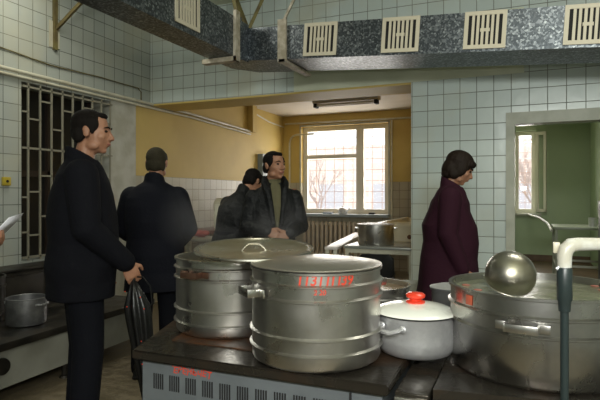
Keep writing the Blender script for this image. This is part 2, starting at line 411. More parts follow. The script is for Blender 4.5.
# ------------------------------------------------------------------ ducts
Yd0, Yd1 = 4.2, 4.69
def dz(X, top):  # the run sags gently to the right
    t = (X + 1.79) / 2.3
    return (2.817 - .144 * t) if top else (2.518 - .155 * t)
XS, XO = -2.31, -2.57       # right and left faces of the near run
poly = [(-2.31, Yd0), (2.55, Yd0), (2.55, Yd1), (-2.45, Yd1), (-2.66, 4.48), (-2.62, 4.25)]
b = MB(); b.prism(poly, [dz(x, 0) for x, y in poly], [dz(x, 1) for x, y in poly])
duct = thing('ventilation_duct', 'long galvanised sheet-metal air duct hung below the ceiling, bending towards the back wall', 'air duct', (0, 0, 0))
b.build('duct_body', duct_m, duct)
b = MB(); b.prism([(XS, -2.0), (XS, Yd0 + .01), (XO, 4.26), (XO, -2.0)], [2.535] * 4, [2.9, 2.88, 2.88, 2.9])
b.build('duct_body', duct_m, duct)
MB().bx(XS - .002, XS + .012, 4.02, 4.06, 2.52, 2.9).build('flange', duct_m, duct)

def grille(w, h):
    t = thing('air_grille', 'x', 'air grille', group='ivory grilles along the duct')
    f = MB(); e = .03
    f.bx(-w / 2, w / 2, -.012, 0, h / 2 - e, h / 2).bx(-w / 2, w / 2, -.012, 0, -h / 2, -h / 2 + e)
    f.bx(-w / 2, -w / 2 + e, -.012, 0, -h / 2, h / 2).bx(w / 2 - e, w / 2, -.012, 0, -h / 2, h / 2)
    f.build('frame', grille_m, t)
    s = MB(); n = 7; iw = w - 2 * e
    for i in range(1, n): x = -iw / 2 + iw * i / n; s.bx(x - iw / n * .28, x + iw / n * .28, -.01, -.002, -h / 2 + e, h / 2 - e)
    s.bx(-iw / n * 1.0, iw / n * 1.0, -.0105, -.003, -.012, .012)
    s.build('slats', grille_m, t)
    MB().bx(-iw / 2, iw / 2, -.0018, -.0005, -h / 2 + e, h / 2 - e).build('backing', dark_m, t)
    return t
g0 = grille(.305, .285)
spots = [(320.5, 'air grille directly above the window of the yellow room'), (400.5, 'air grille on the duct, above the corner where the yellow opening ends'),
         (485, 'air grille on the duct, second from the right end'), (588, 'air grille at the far right end of the duct')]
for i, (px, lb) in enumerate(spots):
    g_ = g0 if i == 0 else copy_tree(g0)
    X = onY(px, Yd0)[0]; g_.location = (X, Yd0 - .001, (dz(X, 0) + dz(X, 1)) / 2 + .01); g_['label'] = 'ivory slatted ' + lb
    g_.rotation_euler = (0, math.radians(3.7), 0)
g_ = copy_tree(g0); Yg, dd = onX(191, XS); g_.location = (XS + .001, Yg - .05, 2.72); g_.rotation_euler = (0, 0, PI / 2)
g_['label'] = 'ivory slatted air grille on the side of the near duct run at the upper left'

def strap(name, lab, pts, m, w=.04, t=.02):
    b = MB()
    for p, q in zip(pts, pts[1:]): b.beam(p, q, w, t)
    return tag(b.build(name, m), lab, 'bracket')
k = thing('duct_hanger', 'cream angle-iron hanger clasping the duct just before its bend', 'bracket')
MB().bx(XS + .001, XS + .03, 3.93, 4.0, 2.49, 2.93).bx(XO - .06, XS + .03, 3.93, 4.0, 2.49, 2.53).build('strap', angle_m, k)
MB().beam((XS + .015, 3.965, 2.9), (XS - .1, 3.9, CZ), .035, .03).build('hanging_rod', olive_m, k)
k = thing('duct_hanger', 'cream angle-iron hanger with slanting rod, right of the duct bend', 'bracket')
Xh = onY(283, Yd0)[0]
MB().bx(Xh - .04, Xh + .04, Yd0 - .03, Yd0 - .002, dz(Xh, 0) - .03, dz(Xh, 1) + .05).bx(Xh - .03, Xh + .03, Yd0 - .03, Yd1 + .1, dz(Xh, 0) - .03, dz(Xh, 0) - .004).build('strap', angle_m, k)
MB().beam((Xh, Yd0 - .01, dz(Xh, 1) + .02), (Xh + .3, Yd0 + .1, CZ), .04, .02).build('hanging_rod', angle_m, k)
k = thing('wall_bracket', 'olive iron bracket on the tiled left wall carrying the duct', 'bracket')
Yk, dk = onX(54, XL)
MB().bx(XL + .001, XL + .03, Yk - .02, Yk + .02, ZZ(50, dk), CZ).build('upright', olive_m, k)
MB().bx(XL + .001, XL + .008, Yk - .06, Yk + .06, ZZ(48, dk), 3.0).build('back_plate', cream_paint, k)
MB().beam((XL + .02, Yk + .01, 2.93), (XL + .42, Yk + .1, 3.3), .03, .03).build('arm', olive_m, k)
k = thing('duct_hanger', 'olive iron rods between the duct bend and the ceiling', 'bracket')
MB().beam((-2.45, 4.5, 2.87), (-2.75, 4.6, CZ), .04, .03).beam((-2.4, 4.35, 2.87), (-2.2, 4.55, CZ), .035, .03).build('rod', olive_m, k)

# ------------------------------------------------------------------ wall pipes, cable, socket, switch box
yp1 = 7.62
b = MB(); b.tube([(XL + .04, -1.5, 2.43), (XL + .04, 5.9, 2.42), (XL + .04, yp1, 2.37), (XL + .04, yp1 + .04, 2.44)], .018)
tag(b.build('wall_pipe', cream_paint), 'upper of the two cream pipes running together along the left wall', 'pipe')
b = MB(); b.tube([(XL + .035, -1.5, 2.385), (XL + .035, 5.9, 2.375), (XL + .035, yp1 - .02, 2.325)], .014)
tag(b.build('wall_pipe', cream_paint), 'lower, thinner of the two cream pipes running together along the left wall', 'pipe')
cab = []
for px, py in ((-60, 35), (0, 47), (20, 54), (36, 60), (50, 65), (70, 70), (100, 77), (120, 83), (138, 88), (141, 92), (141, 101)):
    Y, d = onX(px, XL + .01); cab.append((XL + .01, Y, ZZ(py, d)))
tag(MB().tube(cab, .006, 6).build('wall_cable', olive_m), 'thin brown cable sagging across the left wall tiles above the pipes', 'cable')
tag(MB().bx(XL + .001, XL + .1, yp1 - .06, yp1 + .08, 2.36, FC).build('wall_stub', yellow), 'short ochre stub where the pipes end on the left wall, under the ceiling', 'wall stub')
k = thing('wall_socket', 'small yellow wall socket on the tiles left of the barred window', 'socket', (XL, onX(5, XL)[0], 1.44))
MB().box((.016, 0, 0), (.03, .075, .075), bev=.006).build('housing', mat('yellow_plastic', (.5, .38, .04), .4), k)
MB().lathe([(0, 0), (.012, 0), (.012, .004), (0, .004)], 16).build('button', dark_m, k, (.031, 0, 0), (0, PI / 2, 0))
Yq, dq = onX(264, XL)
k = thing('fuse_box', 'grey-blue metal box on the yellow wall behind the short-haired man', 'electric box', (XL, Yq, 0))
MB().bx(.001, .1, -.24, .24, 1.45, ZZ(155, dq)).build('case', mat('grey_blue_box', (.22, .26, .27), .4), k)
MB().bx(.1, .104, -.22, .22, 1.48, ZZ(155, dq) - .03).build('door', mat('grey_blue_box_door', (.2, .24, .25), .4), k)
# conduits on far wall
Xc = onY(290, YW)[0]; Xc2 = onY(302, YW)[0]
zt = 2.45
pts = [(Xc, YW - .02, 1.2), (Xc, YW - .02, zt - .15)] + [(Xc + .15 - .15 * math.cos(a), YW - .02, zt - .15 + .15 * math.sin(a)) for a in (PI / 6, PI / 3, PI / 2)] + [(Xc2 + .25, YW - .02, zt)]
tag(MB().tube(pts, .018, 8).build('wall_pipe', cream_paint), 'cream pipe bent over at its top, left of the yellow room window', 'pipe')
tag(MB().tube([(XL + .05, YW - .03, 2.66), (-1.1, YW - .03, 2.64)], .016, 8).build('wall_pipe', cream_paint), 'horizontal cream pipe above the yellow room window', 'pipe')
Xv = onY(392, YW)[0]
tag(MB().tube([(Xv, YW - .03, .1), (Xv, YW - .03, 2.62)], .016, 8).build('wall_pipe', cream_paint), 'vertical cream pipe right of the yellow room window', 'pipe')
tag(MB().tube([(XL + .03, yp1 + .1, 2.7), (XL + .03, 8.3, 2.62), (XL + .03, YW - .05, 2.6)], .012, 8).build('wall_pipe', cream_paint), 'thin cream pipe near the ceiling in the far left corner of the yellow room', 'pipe')
Xw, dw = onY(409, 8.2)
tag(MB().bx(-1.71, -1.03, 8.8, 8.955, .98, 1.95, .01).build('wall_cabinet', white_paint), 'tall white box in the right corner of the yellow room', 'wall cabinet')

# ceiling lamp of the yellow room
Xa, da = onY(347, 7.6)
k = thing('ceiling_lamp', 'long fluorescent ceiling lamp with black end clips in front of the yellow room window', 'ceiling lamp', (Xa, 7.55, FC), 0)
MB().bx(-.52, .52, -.09, .09, -.07, 0, .01).build('housing', mat('lamp_housing', (.42, .38, .3), .5), k)
MB().tube([(-.5, -.05, -.095), (.5, -.05, -.095)], .016, 12).build('tube', mat('unlit_tube', (.6, .55, .47), .3), k)
MB().tube([(-.5, .05, -.095), (.5, .05, -.095)], .016, 12).build('tube', mat('unlit_tube', (.6, .55, .47), .3), k)
for sx in (-.48, .48): MB().box((sx, -.02, -.1), (.05, .12, .06), bev=.008).build('end_clip', dark_m, k)

# ------------------------------------------------------------------ outside
brick = tile_mat('brick_outside', 'X', (.72, .58, .5), (.78, .65, .57), (.8, .74, .68), size=.6, mortar=.03, rough=.9, wear=(.8, .7, .62))
bo = thing('apartment_building', 'pale brick apartment building outside the windows', 'building', (0, 26, 0))
MB().bx(-22, 10, 0, 6, -3, 3.9).build('wall', brick, bo)
for i in range(9): MB().bx(-19 + i * 3, -17.6 + i * 3, -.06, 0, .2, 1.9).build('window', mat('far_window', (.5, .5, .52), .3), bo)
sn = struct('ground_outside', MB().bx(-25, 14, 12.3, 40, -1.2, -1.0), mat('snowy_ground', (.85, .8, .78), .9))
def tree(x, y, h, lab, seed):
    random.seed(seed); b = MB()
    def br(p, d, L, r, dep):
        q = p + d * L; b.tube([p, (p + q) / 2 + Vector((random.uniform(-.05, .05),) * 3) * L, q], [r, r * .8, r * .65], 5)
        if dep:
            for _ in range(3):
                nd = (d + Vector((random.uniform(-.8, .8), random.uniform(-.8, .8), random.uniform(-.1, .6)))).normalized()
                br(p + d * L * random.uniform(.6, 1), nd, L * .68, r * .55, dep - 1)
    br(Vector((x, y, -1)), Vector((0, 0, 1)), h, .09, 5)
    return tag(b.build('bare_tree', mat('bark', (.42, .34, .3), .9)), lab, 'tree')
tree(-6.6, 17.5, 1.5, 'bare tree outside the yellow room window', 3)
tree(.6, 16.5, 1.6, 'bare tree outside the green room window', 9)

#==PART2==
# ------------------------------------------------------------------ low range by the left wall
SL = .40
Xl = -2.92; yl0 = 1.3; yl1 = 3.75
lr = thing('low_range', 'long low kitchen range with black plate and pale side panel below the barred window', 'stove', (Xl, yl0, 0), math.radians(2))
MB().bx(-.80, 0, 0, yl1 - yl0, SL - .05, SL, .006).build('top_plate', iron_dark, lr)
MB().bx(-.79, -.03, .02, yl1 - yl0 - .02, SL - .29, SL - .05).build('body', panel_w, lr)
for i, y in enumerate((.12, 1.5, yl1 - yl0 - .12)):
    for x in (-.08, -.73):
        MB().lathe([(0, 0), (.035, 0), (.03, .015), (.02, .02), (.02, SL - .28), (0, SL - .28)], 12).build('leg', iron_dark, lr, (x, y, 0))
kn = MB().lathe([(0, 0), (.055, 0), (.05, .02), (0, .022)], 20).build('control_knob', iron_dark, lr, (-.03, .95, SL - .15), (0, PI / 2, 0))
cb = thing('dark_cabinet', 'dark oily steel cabinet behind the low range, against the left wall', 'cabinet', (XL + .005, 1.2, 0))
MB().bx(0, .28, 0, 2.9, .06, .68, .008).build('body', iron_dark, cb)
MB().bx(0, .3, -.01, 2.91, .68, .70, .004).build('top', iron_dark, cb)
for i in range(4):
    dr = MB().bx(.28, .295, .04 + i * .72, .68 + i * .72, .1, .64, .004).build('door', iron_dark, cb)
    MB().bx(.295, .305, .08 + i * .72, .1 + i * .72, .3, .45).build('handle', alu_dark, dr)
for y in (.1, 2.8):
    for x in (.05, .24): MB().bx(x - .02, x + .02, y - .02, y + .02, 0, .06).build('leg', iron_dark, cb)

def wall_profile(r, h, t=.004, foot=.012, lip=.006, bands=()):
    "open pot: outside with beads, then the rim, then inside"
    pr = [(0, 0), (r - foot, 0), (r - .003, foot * .5), (r, foot)]
    for z in bands: pr += [(r + .0008, z - .006), (r + .008, z - .003), (r + .008, z + .0005), (r + .0008, z + .005)]
    pr += [(r, h - .008), (r + lip, h - .006), (r + lip, h), (r - t, h), (r - t, t + .002), (0, t + .002)]
    return pr
def strap_handle(w, dep, th, hgt, m, parent, loc, ang, lab=None):
    "flat bent strap with riveted lugs"
    b = MB()
    b.bx(-w / 2, w / 2, dep - th, dep, -hgt / 2, hgt / 2, .0015)
    for s in (-1, 1): b.bx(s * w / 2 - th / 2, s * w / 2 + th / 2, .0, dep, -hgt / 2, hgt / 2, .001)
    for s in (-1, 1): b.bx(s * (w / 2 + .012) - .014, s * (w / 2 + .012) + .014, -.002, .004, -hgt / 2, hgt / 2, .001)
    o = b.build('handle', m, parent, loc, (0, 0, ang - PI / 2))
    return o
def put_handles(root, r, z, a0, w, dep, hgt, m=None):
    for a in (a0, a0 + PI):
        strap_handle(w, dep, .004, hgt, m or steel, root, (r * math.cos(a), r * math.sin(a), z), a)
def face_angle(off): return TH - PI / 2 + off       # angle on a pot that faces the camera direction, turned by off (right +)

def on_pot(root, r, a0, z0):
    return lambda x, y: Vector(((r + .0015) * math.cos(a0 + x / r), (r + .0015) * math.sin(a0 + x / r), z0 + y))

pl = P(26.5, 3.72)
sp_ = thing('saucepan', 'dented aluminium saucepan standing on the low range at the left', 'saucepan', (pl.x, pl.y, SL))
MB().lathe([(0, 0), (.115, 0), (.127, .01), (.132, .03), (.132, .185), (.137, .19), (.132, .192), (.129, .19), (.129, .01), (0, .008)], 40).build('body', mat('dented_aluminium', (.36, .36, .37), .45, .8, col2=(.25, .25, .26), scale=14, bump=.15, bscale=20), sp_)
put_handles(sp_, .132, .15, face_angle(1.3), .07, .03, .012, alu)
pb = P(-14, 3.8)
kt = thing('stockpot', 'dark stockpot at the left edge of the picture, beside the dented saucepan', 'stockpot', (pb.x - .03, pb.y - .06, SL))
MB().lathe(wall_profile(.19, .33, bands=(.26, .07)), 40).build('body', iron_dark, kt)
put_handles(kt, .19, .27, face_angle(.9), .09, .04, .015, iron_dark)

# ------------------------------------------------------------------ main range
SZ = .85
A0 = (-1.088, 1.25); A1 = (-.304, 1.262)
st = thing('kitchen_range', 'electric range with greasy brown top and vented grey-blue front, carrying the two tall stockpots', 'stove', (A0[0], A0[1], 0))
wd = A1[0] - A0[0]
b = MB(); b.prism([(0, 0), (wd, .012), (wd + .0, .82), (-.27, .82)], SZ - .028, SZ)
bmesh.ops.bevel(b.b, geom=list(b.b.edges), offset=.004, segments=2, affect='EDGES')
tp = b.build('top_plate', plate_m, st)
b = MB(); b.prism([(.02, .025), (wd - .02, .037), (wd - .02, .8), (-.24, .8)], .1, SZ - .028)
bd = b.build('body', panel_m, st)
for x, y in ((.06, .08), (wd - .06, .08), (wd - .06, .74), (-.16, .74)): MB().bx(x - .025, x + .025, y - .025, y + .025, 0, .1).build('leg', iron_dark, st)
for i in range(12):
    v = MB(); xc = .078 + i * .0575
    for k_ in range(5): v.bx(xc - .0165 + k_ * .0078, xc - .0128 + k_ * .0078, .0, .004, 0, .046)
    v.build('vent_slots', dark_m, st, (0, .0225 + .0145 * xc, .735))
MB().bx(wd - .105, wd - .1, .03, .036, .12, SZ - .04).build('panel_seam', dark_m, st)
text_on('ТЕРЕНЬЧЕТ', .026, lambda x, y: Vector((.19 + x, .024 + .0145 * .19, .792 + y - .2 * x * .0 + .003 * math.sin(x * 160))), 'red_writing', red_paint, st)
MB().prism([(.02, .62), (.66, .62), (.66, .80), (-.2, .80)], SZ, SZ + .006).build('rear_hotplate', iron_dark, st)
MB().prism([(.05, .13), (.36, .13), (.36, .58), (-.06, .58)], SZ, SZ + .004).build('front_hotplate', mat('rusty_hotplate', (.1, .04, .015), .45, .3, col2=(.05, .035, .025), scale=14, bump=.3), st)

fl = thing('filler_worktop', 'narrow steel filler table between the two ranges', 'table', (-.296, 1.3, 0))
MB().bx(0, .085, 0, .75, .80, .825, .004).build('top', plate_m, fl)
MB().bx(0, .085, -.012, .004, .765, .815, .004).build('front_edge', steel, fl)
MB().bx(.005, .08, .02, .7, .0, .80).build('body', iron_dark, fl)
S2 = SZ - .012
s2 = thing('kitchen_range', 'dark-topped range at the right with steel front edge, under the widest stockpot', 'stove', (-.203, 1.315, 0))
b = MB(); b.prism([(0, 0), (1.1, .155), (1.1, .9), (0, .9)], S2 - .04, S2); b.build('top_plate', plate_m, s2)
b = MB(); b.prism([(0, -.008), (1.1, .147), (1.1, .162), (0, .007)], S2 - .047, S2 - .036); b.build('edge_strip', steel_br, s2)
b = MB(); b.prism([(.01, .03), (1.08, .18), (1.08, .88), (.01, .88)], .1, S2 - .04); b.build('body', mat('brown_burnt_panel', (.06, .03, .02), .5, .3), s2)
for x, y in ((.06, .1), (1.04, .24), (.06, .82), (1.04, .82)): MB().bx(x - .025, x + .025, y - .025, y + .025, 0, .1).build('leg', iron_dark, s2)

# tall pots
def big_pot(name, lab, px, d, r, h, bands, zt=SZ, m=steel):
    p = P(px, d); t = thing(name, lab, 'stockpot', (p.x, p.y, zt))
    MB().lathe(wall_profile(r, h, bands=bands), 96).build('body', m, t)
    return t
ZP = SZ + .005
potA = big_pot('stockpot', 'left of the two tall banded steel stockpots, open and steaming behind the other', 230.5, 1.85, .188, .252, (.04, .085, .188, .222), ZP)
strap_handle(.062, .032, .004, .02, mat('copper_brown_handle', (.16, .09, .06), .4, .8), potA, (.19 * math.cos(face_angle(-.52)), .19 * math.sin(face_angle(-.52)), .207), face_angle(-.52))
strap_handle(.062, .032, .004, .02, steel, potA, (.19 * math.cos(face_angle(-.52 + PI)), .19 * math.sin(face_angle(-.52 + PI)), .207), face_angle(-.52 + PI))
MB().lathe([(0, .195), (.183, .195), (.183, .197), (0, .197)], 48).build('broth', mat('murky_broth', (.2, .17, .09), .2), potA)
potB = big_pot('stockpot', 'tall banded steel stockpot with a red painted number, in the middle of the range', 316, 1.528, .186, .262, (.046, .088, .187, .226), SZ + .0045)
aH = face_angle(-1.12)
for a in (aH, aH + PI): strap_handle(.07, .038, .005, .022, steel_br, potB, (.186 * math.cos(a), .193 * math.sin(a), .2), a)
text_on('11311П39', .036, on_pot(potB, .186, face_angle(.1), .232), 'red_number', red_paint, potB)
text_on('2 20', .018, on_pot(potB, .186, face_angle(.02), .207), 'red_small_marks', red_paint, potB)
potC = big_pot('stockpot', 'widest steel stockpot at the right, filled with greyish broth, ladle at its rim', 536.5, 1.478, .234, .229, (.135, .18), S2, mat('dark_worn_steel', (.52, .51, .49), .29, 1.0, col2=(.36, .355, .34), scale=7, rvar=.1, bump=.03, bscale=30))
a = face_angle(-.56)
strap_handle(.075, .032, .004, .02, steel, potC, (.238 * math.cos(a), .238 * math.sin(a), .158), a)
strap_handle(.075, .032, .004, .02, steel, potC, (.238 * math.cos(a + PI), .238 * math.sin(a + PI), .152), a + PI)
def patch(root, r, a0, w, z0, z1, name='red_mark'):
    b = MB(); n = 6
    ps = [((r + .002) * math.cos(a0 + w / r * (i / n - .5)), (r + .002) * math.sin(a0 + w / r * (i / n - .5))) for i in range(n + 1)]
    for p, q in zip(ps, ps[1:]): b.quad((p[0], p[1], z0), (q[0], q[1], z0), (q[0], q[1], z1), (p[0], p[1], z1))
    bmesh.ops.remove_doubles(b.b, verts=b.b.verts, dist=1e-5)
    return b.build(name, mat('orange_red_paint', (.55, .1, .04), .5, col2=(.4, .09, .05), scale=30), root)
patch(potC, .234, face_angle(-1.2), .026, .188, .214)
patch(potC, .234, face_angle(.47), .014, .143, .172)
patch(potC, .234, face_angle(.78), .03, .143, .172)
cont = MB().lathe([(0, .205), (.12, .206), (.229, .203), (.229, .209), (.12, .212), (0, .211)], 64).build('broth', mat('grey_broth', (.16, .17, .11), .18, col2=(.26, .26, .19), scale=9, bump=.3, bscale=25), potC)
for i in range(26):
    a = random.uniform(0, 2 * PI); rr = .22 * math.sqrt(random.random())
    if i % 3 == 0: tag(MB().ell((rr * math.cos(a), rr * math.sin(a), .2115), (.012, .008, .003)).build('meat_scrap', mat('meat_scrap', (.3, .1, .07), .4), potC))

# lid of potB: domed, sitting in the rim
pB = potB.location
lb = thing('pot_lid', 'flat steel lid covering the stockpot with the red number', 'lid', (pB.x, pB.y, SZ + .2675))
MB().lathe([(0, .015), (.06, .0145), (.12, .011), (.16, .005), (.175, .001), (.189, .001), (.192, .004), (.191, .0055), (.175, .0055), (.16, .0095), (.12, .0155), (.06, .019), (0, .0195)], 96).build('disc', steel_lid, lb)
pL = P(254, 1.715)
ld = thing('pot_lid', 'large steel lid with wire handle lying tilted across both tall stockpots', 'lid', (pL.x, pL.y, 1.139), 0)
ld.rotation_euler = Matrix.Rotation(math.radians(5), 3, Vector((C_, S_, 0))).to_euler()
MB().lathe([(0, -.004), (.14, -.005), (.165, -.002), (.178, .004), (.19, .003), (.194, 0), (.1955, .004), (.19, .0065), (.178, .0075), (.165, .0015), (.14, -.0015), (0, -.001)], 96).build('disc', mat('brownish_lid_steel', (.6, .57, .47), .3, .9, col2=(.46, .4, .27), scale=7, rvar=.06), ld)
MB().lathe([(.178, .0042), (.19, .0033), (.1945, -.0005), (.197, .004), (.1945, .0085), (.19, .0072), (.178, .008), (.178, .0042)], 96).build('rim', steel_br, ld)
hp = [(-.04, 0), (-.032, .01), (-.017, .022), (.017, .022), (.032, .01), (.04, 0)]
MB().tube([(C_ * x, S_ * x, z - .002) for x, z in hp], .0025, 8).build('wire_handle', steel_br, ld)

# small enamel-lidded pot
pD = P(415.5, 1.56)
pt = thing('cooking_pot', 'small aluminium pot with white enamel lid and red knob between the big stockpots', 'pot', (pD.x, pD.y, SZ))
MB().lathe([(0, 0), (.085, 0), (.104, .008), (.114, .025), (.117, .05), (.117, .118), (.119, .122), (.1155, .122), (.1135, .05), (.11, .03), (0, .006)], 72).build('body', alu, pt)
a = face_angle(-.8)
for a_ in (a, a + PI):
    b = MB(); b.tube([(-.035, .0, .01), (-.032, .022, .006), (-.015, .032, .0), (.015, .032, .0), (.032, .022, .006), (.035, .0, .01)], .007, 8)
    for s in (-1, 1): b.ell((s * .036, .003, .008), (.012, .005, .012))
    b.build('handle', alu, pt, (.116 * math.cos(a_), .116 * math.sin(a_), .085), (0, 0, a_ - PI / 2))
patch(pt, .117, face_angle(-1.28), .016, .07, .1, 'coloured_sticker')
ldD = thing('pot_lid', 'white enamel lid with red knob on the small aluminium pot', 'lid', (pD.x, pD.y, SZ + .1225))
MB().lathe([(0, .022), (.05, .018), (.075, .012), (.095, .009), (.112, .004), (.1225, .0), (.1245, .0015), (.1225, .004), (.112, .0085), (.095, .0145), (.085, .017), (.05, .024), (0, .027)], 72).build('disc', enamel, ldD)
MB().lathe([(.1225, -.003), (.1255, -.001), (.1255, .0015), (.1225, .0)], 72).build('dark_rim', dark_m, ldD)
MB().lathe([(0, .024), (.028, .024), (.029, .03), (.018, .034), (.019, .037), (.028, .042), (.029, .049), (.022, .055), (0, .057)], 28).build('knob', red_pl, ldD)

# shallow pan behind
pE = P(377, 1.93)
pe = thing('braising_pan', 'shallow open pan of brown stew behind the small white-lidded pot', 'pan', (pE.x - .02, pE.y, SZ + .006))
MB().lathe(wall_profile(.137, .135, bands=()), 60).build('body', steel, pe)
put_handles(pe, .137, .1, face_angle(.2 + PI), .08, .03, .014)
MB().lathe([(0, .115), (.1325, .114), (.1325, .118), (0, .121)], 40).build('stew', mat('brown_stew', (.17, .11, .06), .25, col2=(.26, .2, .13), scale=20, bump=.3), pe)
pG = P(452, 1.9)
pg = thing('frying_pan', 'grey pan half hidden between the white-lidded pot and the widest stockpot', 'pan', (pG.x, pG.y, SZ + .001))
MB().lathe(wall_profile(.072, .13), 48).build('body', alu_dark, pg)
lg = MB().lathe([(0, .135), (.05, .134), (.078, .131), (.08, .134), (.05, .142), (0, .145)], 40).build('cover', alu, pg)

# ladle
pl_ = P(510.5, 1.42)
la = thing('ladle', 'large round steel ladle lying bowl up on the broth of the widest stockpot', 'ladle', (pl_.x, pl_.y, 1.104))
prof = []
for i in range(13):
    t = i / 12 * PI * .62; prof.append((.066 * math.sin(t), .062 * math.cos(t)))
inner = [(r * .96, z * .96) for r, z in prof[::-1]]
M_ = Matrix.Rotation(math.radians(32), 4, Vector((C_, S_, 0)))
b = MB(); b.lathe(prof + [(prof[-1][0] + .002, prof[-1][1] - .001)] + inner, 48); bmesh.ops.transform(b.b, matrix=M_, verts=b.b.verts)
b.build('bowl', mat('ladle_steel', (.42, .41, .38), .33, 1.0, col2=(.38, .35, .27), scale=12, rvar=.07), la)
fw = Vector((-S_, C_, 0))
b = MB(); b.beam(Vector((0, 0, -.035)) + fw * .03, Vector((0, 0, -.035)) + fw * .2, .018, .004); b.build('handle', steel, la)

# water tap in front of the widest pot
tp_ = P(564.5, 1.12)
wt = thing('water_pipe', 'dark upright water pipe with white elbow arm, in front of the widest stockpot', 'water pipe', (tp_.x, tp_.y, 0))
dk_pl = mat('dark_green_black_pipe', (.02, .03, .03), .35)
wh_pl = mat('white_painted_pipe', (.6, .6, .55), .35, col2=(.5, .48, .4), scale=30)
MB().tube([(0, 0, 0), (0, 0, 1.09)], .0085, 20).build('riser', dk_pl, wt)
MB().lathe([(0, 1.07), (.012, 1.07), (.013, 1.09), (.0155, 1.095), (.0155, 1.16), (.013, 1.165), (.0, 1.17)], 24).build('coupling', dk_pl, wt)
MB().lathe([(0, 1.16), (.0135, 1.16), (.0135, 1.18), (0, 1.18)], 20).build('clamp', alu, wt)
rt = Vector((C_, S_, 0))
MB().tube([Vector((0, 0, 1.165)), Vector((0, 0, 1.19)), rt * .004 + Vector((0, 0, 1.203)), rt * .014 + Vector((0, 0, 1.212)), rt * .03 + Vector((0, 0, 1.214)), rt * .3 + Vector((0, 0, 1.216))], [.014, .015, .0155, .0155, .0145, .0085], 20).build('elbow_arm', wh_pl, wt)
MB().tube([rt * .022 + Vector((0, 0, 1.214)), rt * .5 + Vector((0, 0, 1.216))], .0088, 16).build('arm_pipe', wh_pl, wt)
MB().tube([-rt * .018 + Vector((0, 0, 1.16)), -rt * .005 + Vector((0, 0, 1.17))], .004, 8).build('valve_pin', alu, wt)
MB().box(-rt * .016 + Vector((0, .02, 1.205)), (.014, .014, .024), bev=.002).build('bracket_nub', cream_paint, wt)

# ------------------------------------------------------------------ yellow room furniture
def table(name, lab, loc, rz, w, d, h, m_top, m_leg, th=.03, shelf=None, lr_=.02):
    t = thing(name, lab, 'table', loc, rz)
    MB().bx(0, w, 0, d, h - th, h, .004).build('tabletop', m_top, t)
    for x in (.03, w - .03):
        for y in (.03, d - .03): MB().bx(x - lr_, x + lr_, y - lr_, y + lr_, 0, h - th).build('leg', m_leg, t)
    if shelf: MB().bx(.03, w - .03, .03, d - .03, shelf, shelf + .02).build('shelf', m_top, t)
    return t
tb = table('work_table', 'grey steel work table carrying a pot, just inside the opening to the yellow room', (-1.85, 5.6, 0), 0, .78, .75, .75, mat('grey_table_top', (.36, .37, .34), .35, .3), cream_paint, shelf=None)
MB().bx(.05, .73, .02, .04, .67, .75).build('apron', cream_paint, tb)
pq = P(374, 5.35)
px_ = thing('stockpot', 'dark-bottomed steel pot standing on the work table in the yellow room', 'stockpot', (-1.55, 5.86, .75))
MB().lathe(wall_profile(.205, .23), 48).build('body', steel, px_)
MB().lathe([(0, .245), (.19, .235), (.212, .231), (.212, .236), (.19, .242), (0, .25)], 40).build('cover', alu, px_)
put_handles(px_, .205, .19, face_angle(1.5), .09, .035, .015)
ch = thing('black_chair', 'black chair back half hidden under the work table', 'chair', (-1.42, 5.35, 0), .2)
MB().loft([((0, 0, .42), (.15, 0, 0), (0, .018, 0)), ((0, -.01, .5), (.2, 0, 0), (0, .02, 0)), ((0, -.02, .66), (.19, 0, 0), (0, .02, 0)), ((0, -.03, .70), (.14, 0, 0), (0, .015, 0))], 24, 3).build('backrest', leather_m, ch)
MB().bx(-.2, .2, .0, .38, .42, .46, .012).build('seat', leather_m, ch)
for x in (-.17, .17):
    for y in (.03, .35): MB().tube([(x, y, 0), (x, y, .42)], .012, 8).build('leg', iron_dark, ch)
bx_ = P(412, 4.15)
b = thing('white_bin', 'small white metal bin on the floor edge behind the brown stew pan', 'bin', (-.93, 4.62, 0))
MB().lathe([(0, 0), (.08, 0), (.1, .54), (.105, .55), (.095, .55), (.075, .01), (0, .01)], 28).build('body', white_paint, b)
sk = thing('double_sink', 'long cream enamel sink along the right side of the yellow room', 'sink', (-1.78, 6.45, 0))
sm = mat('cream_enamel_sink', (.66, .6, .44), .3)
MB().bx(0, .72, 0, .04, .58, .94).bx(0, .04, 0, 2.3, .58, .94).bx(.68, .72, 0, 2.3, .58, .94).bx(0, .72, 2.26, 2.3, .58, .94).bx(0, .72, 1.12, 1.18, .58, .92).bx(0, .72, 0, 2.3, .56, .6).bx(-.02, .74, -.02, .02, .925, .95).bx(-.02, .03, -.02, 2.32, .925, .95).build('basin', sm, sk)
for x in (.05, .67):
    for y in (.05, 2.25): MB().bx(x - .025, x + .025, y - .025, y + .025, 0, .56).build('leg', cream_paint, sk)
MB().lathe([(0, 0), (.028, 0), (.028, .008), (0, .008)], 16).build('overflow_hole', mat('rust', (.12, .05, .02), .7), sk, (.5, -.002, .8), (PI / 2, 0, 0))
MB().tube([(.4, 2.35, .95), (.4, 2.35, 1.15), (.4, 2.25, 1.2), (.4, 2.15, 1.15)], .015, 10).build('tap', alu, sk)
wt2 = table('white_table', 'white sunlit table between the steel work table and the window', (-2.03, 5.45, 0), math.radians(9), .15, 2.3, .74, mat('white_table_top', (.72, .66, .62), .35), cream_paint, .03)
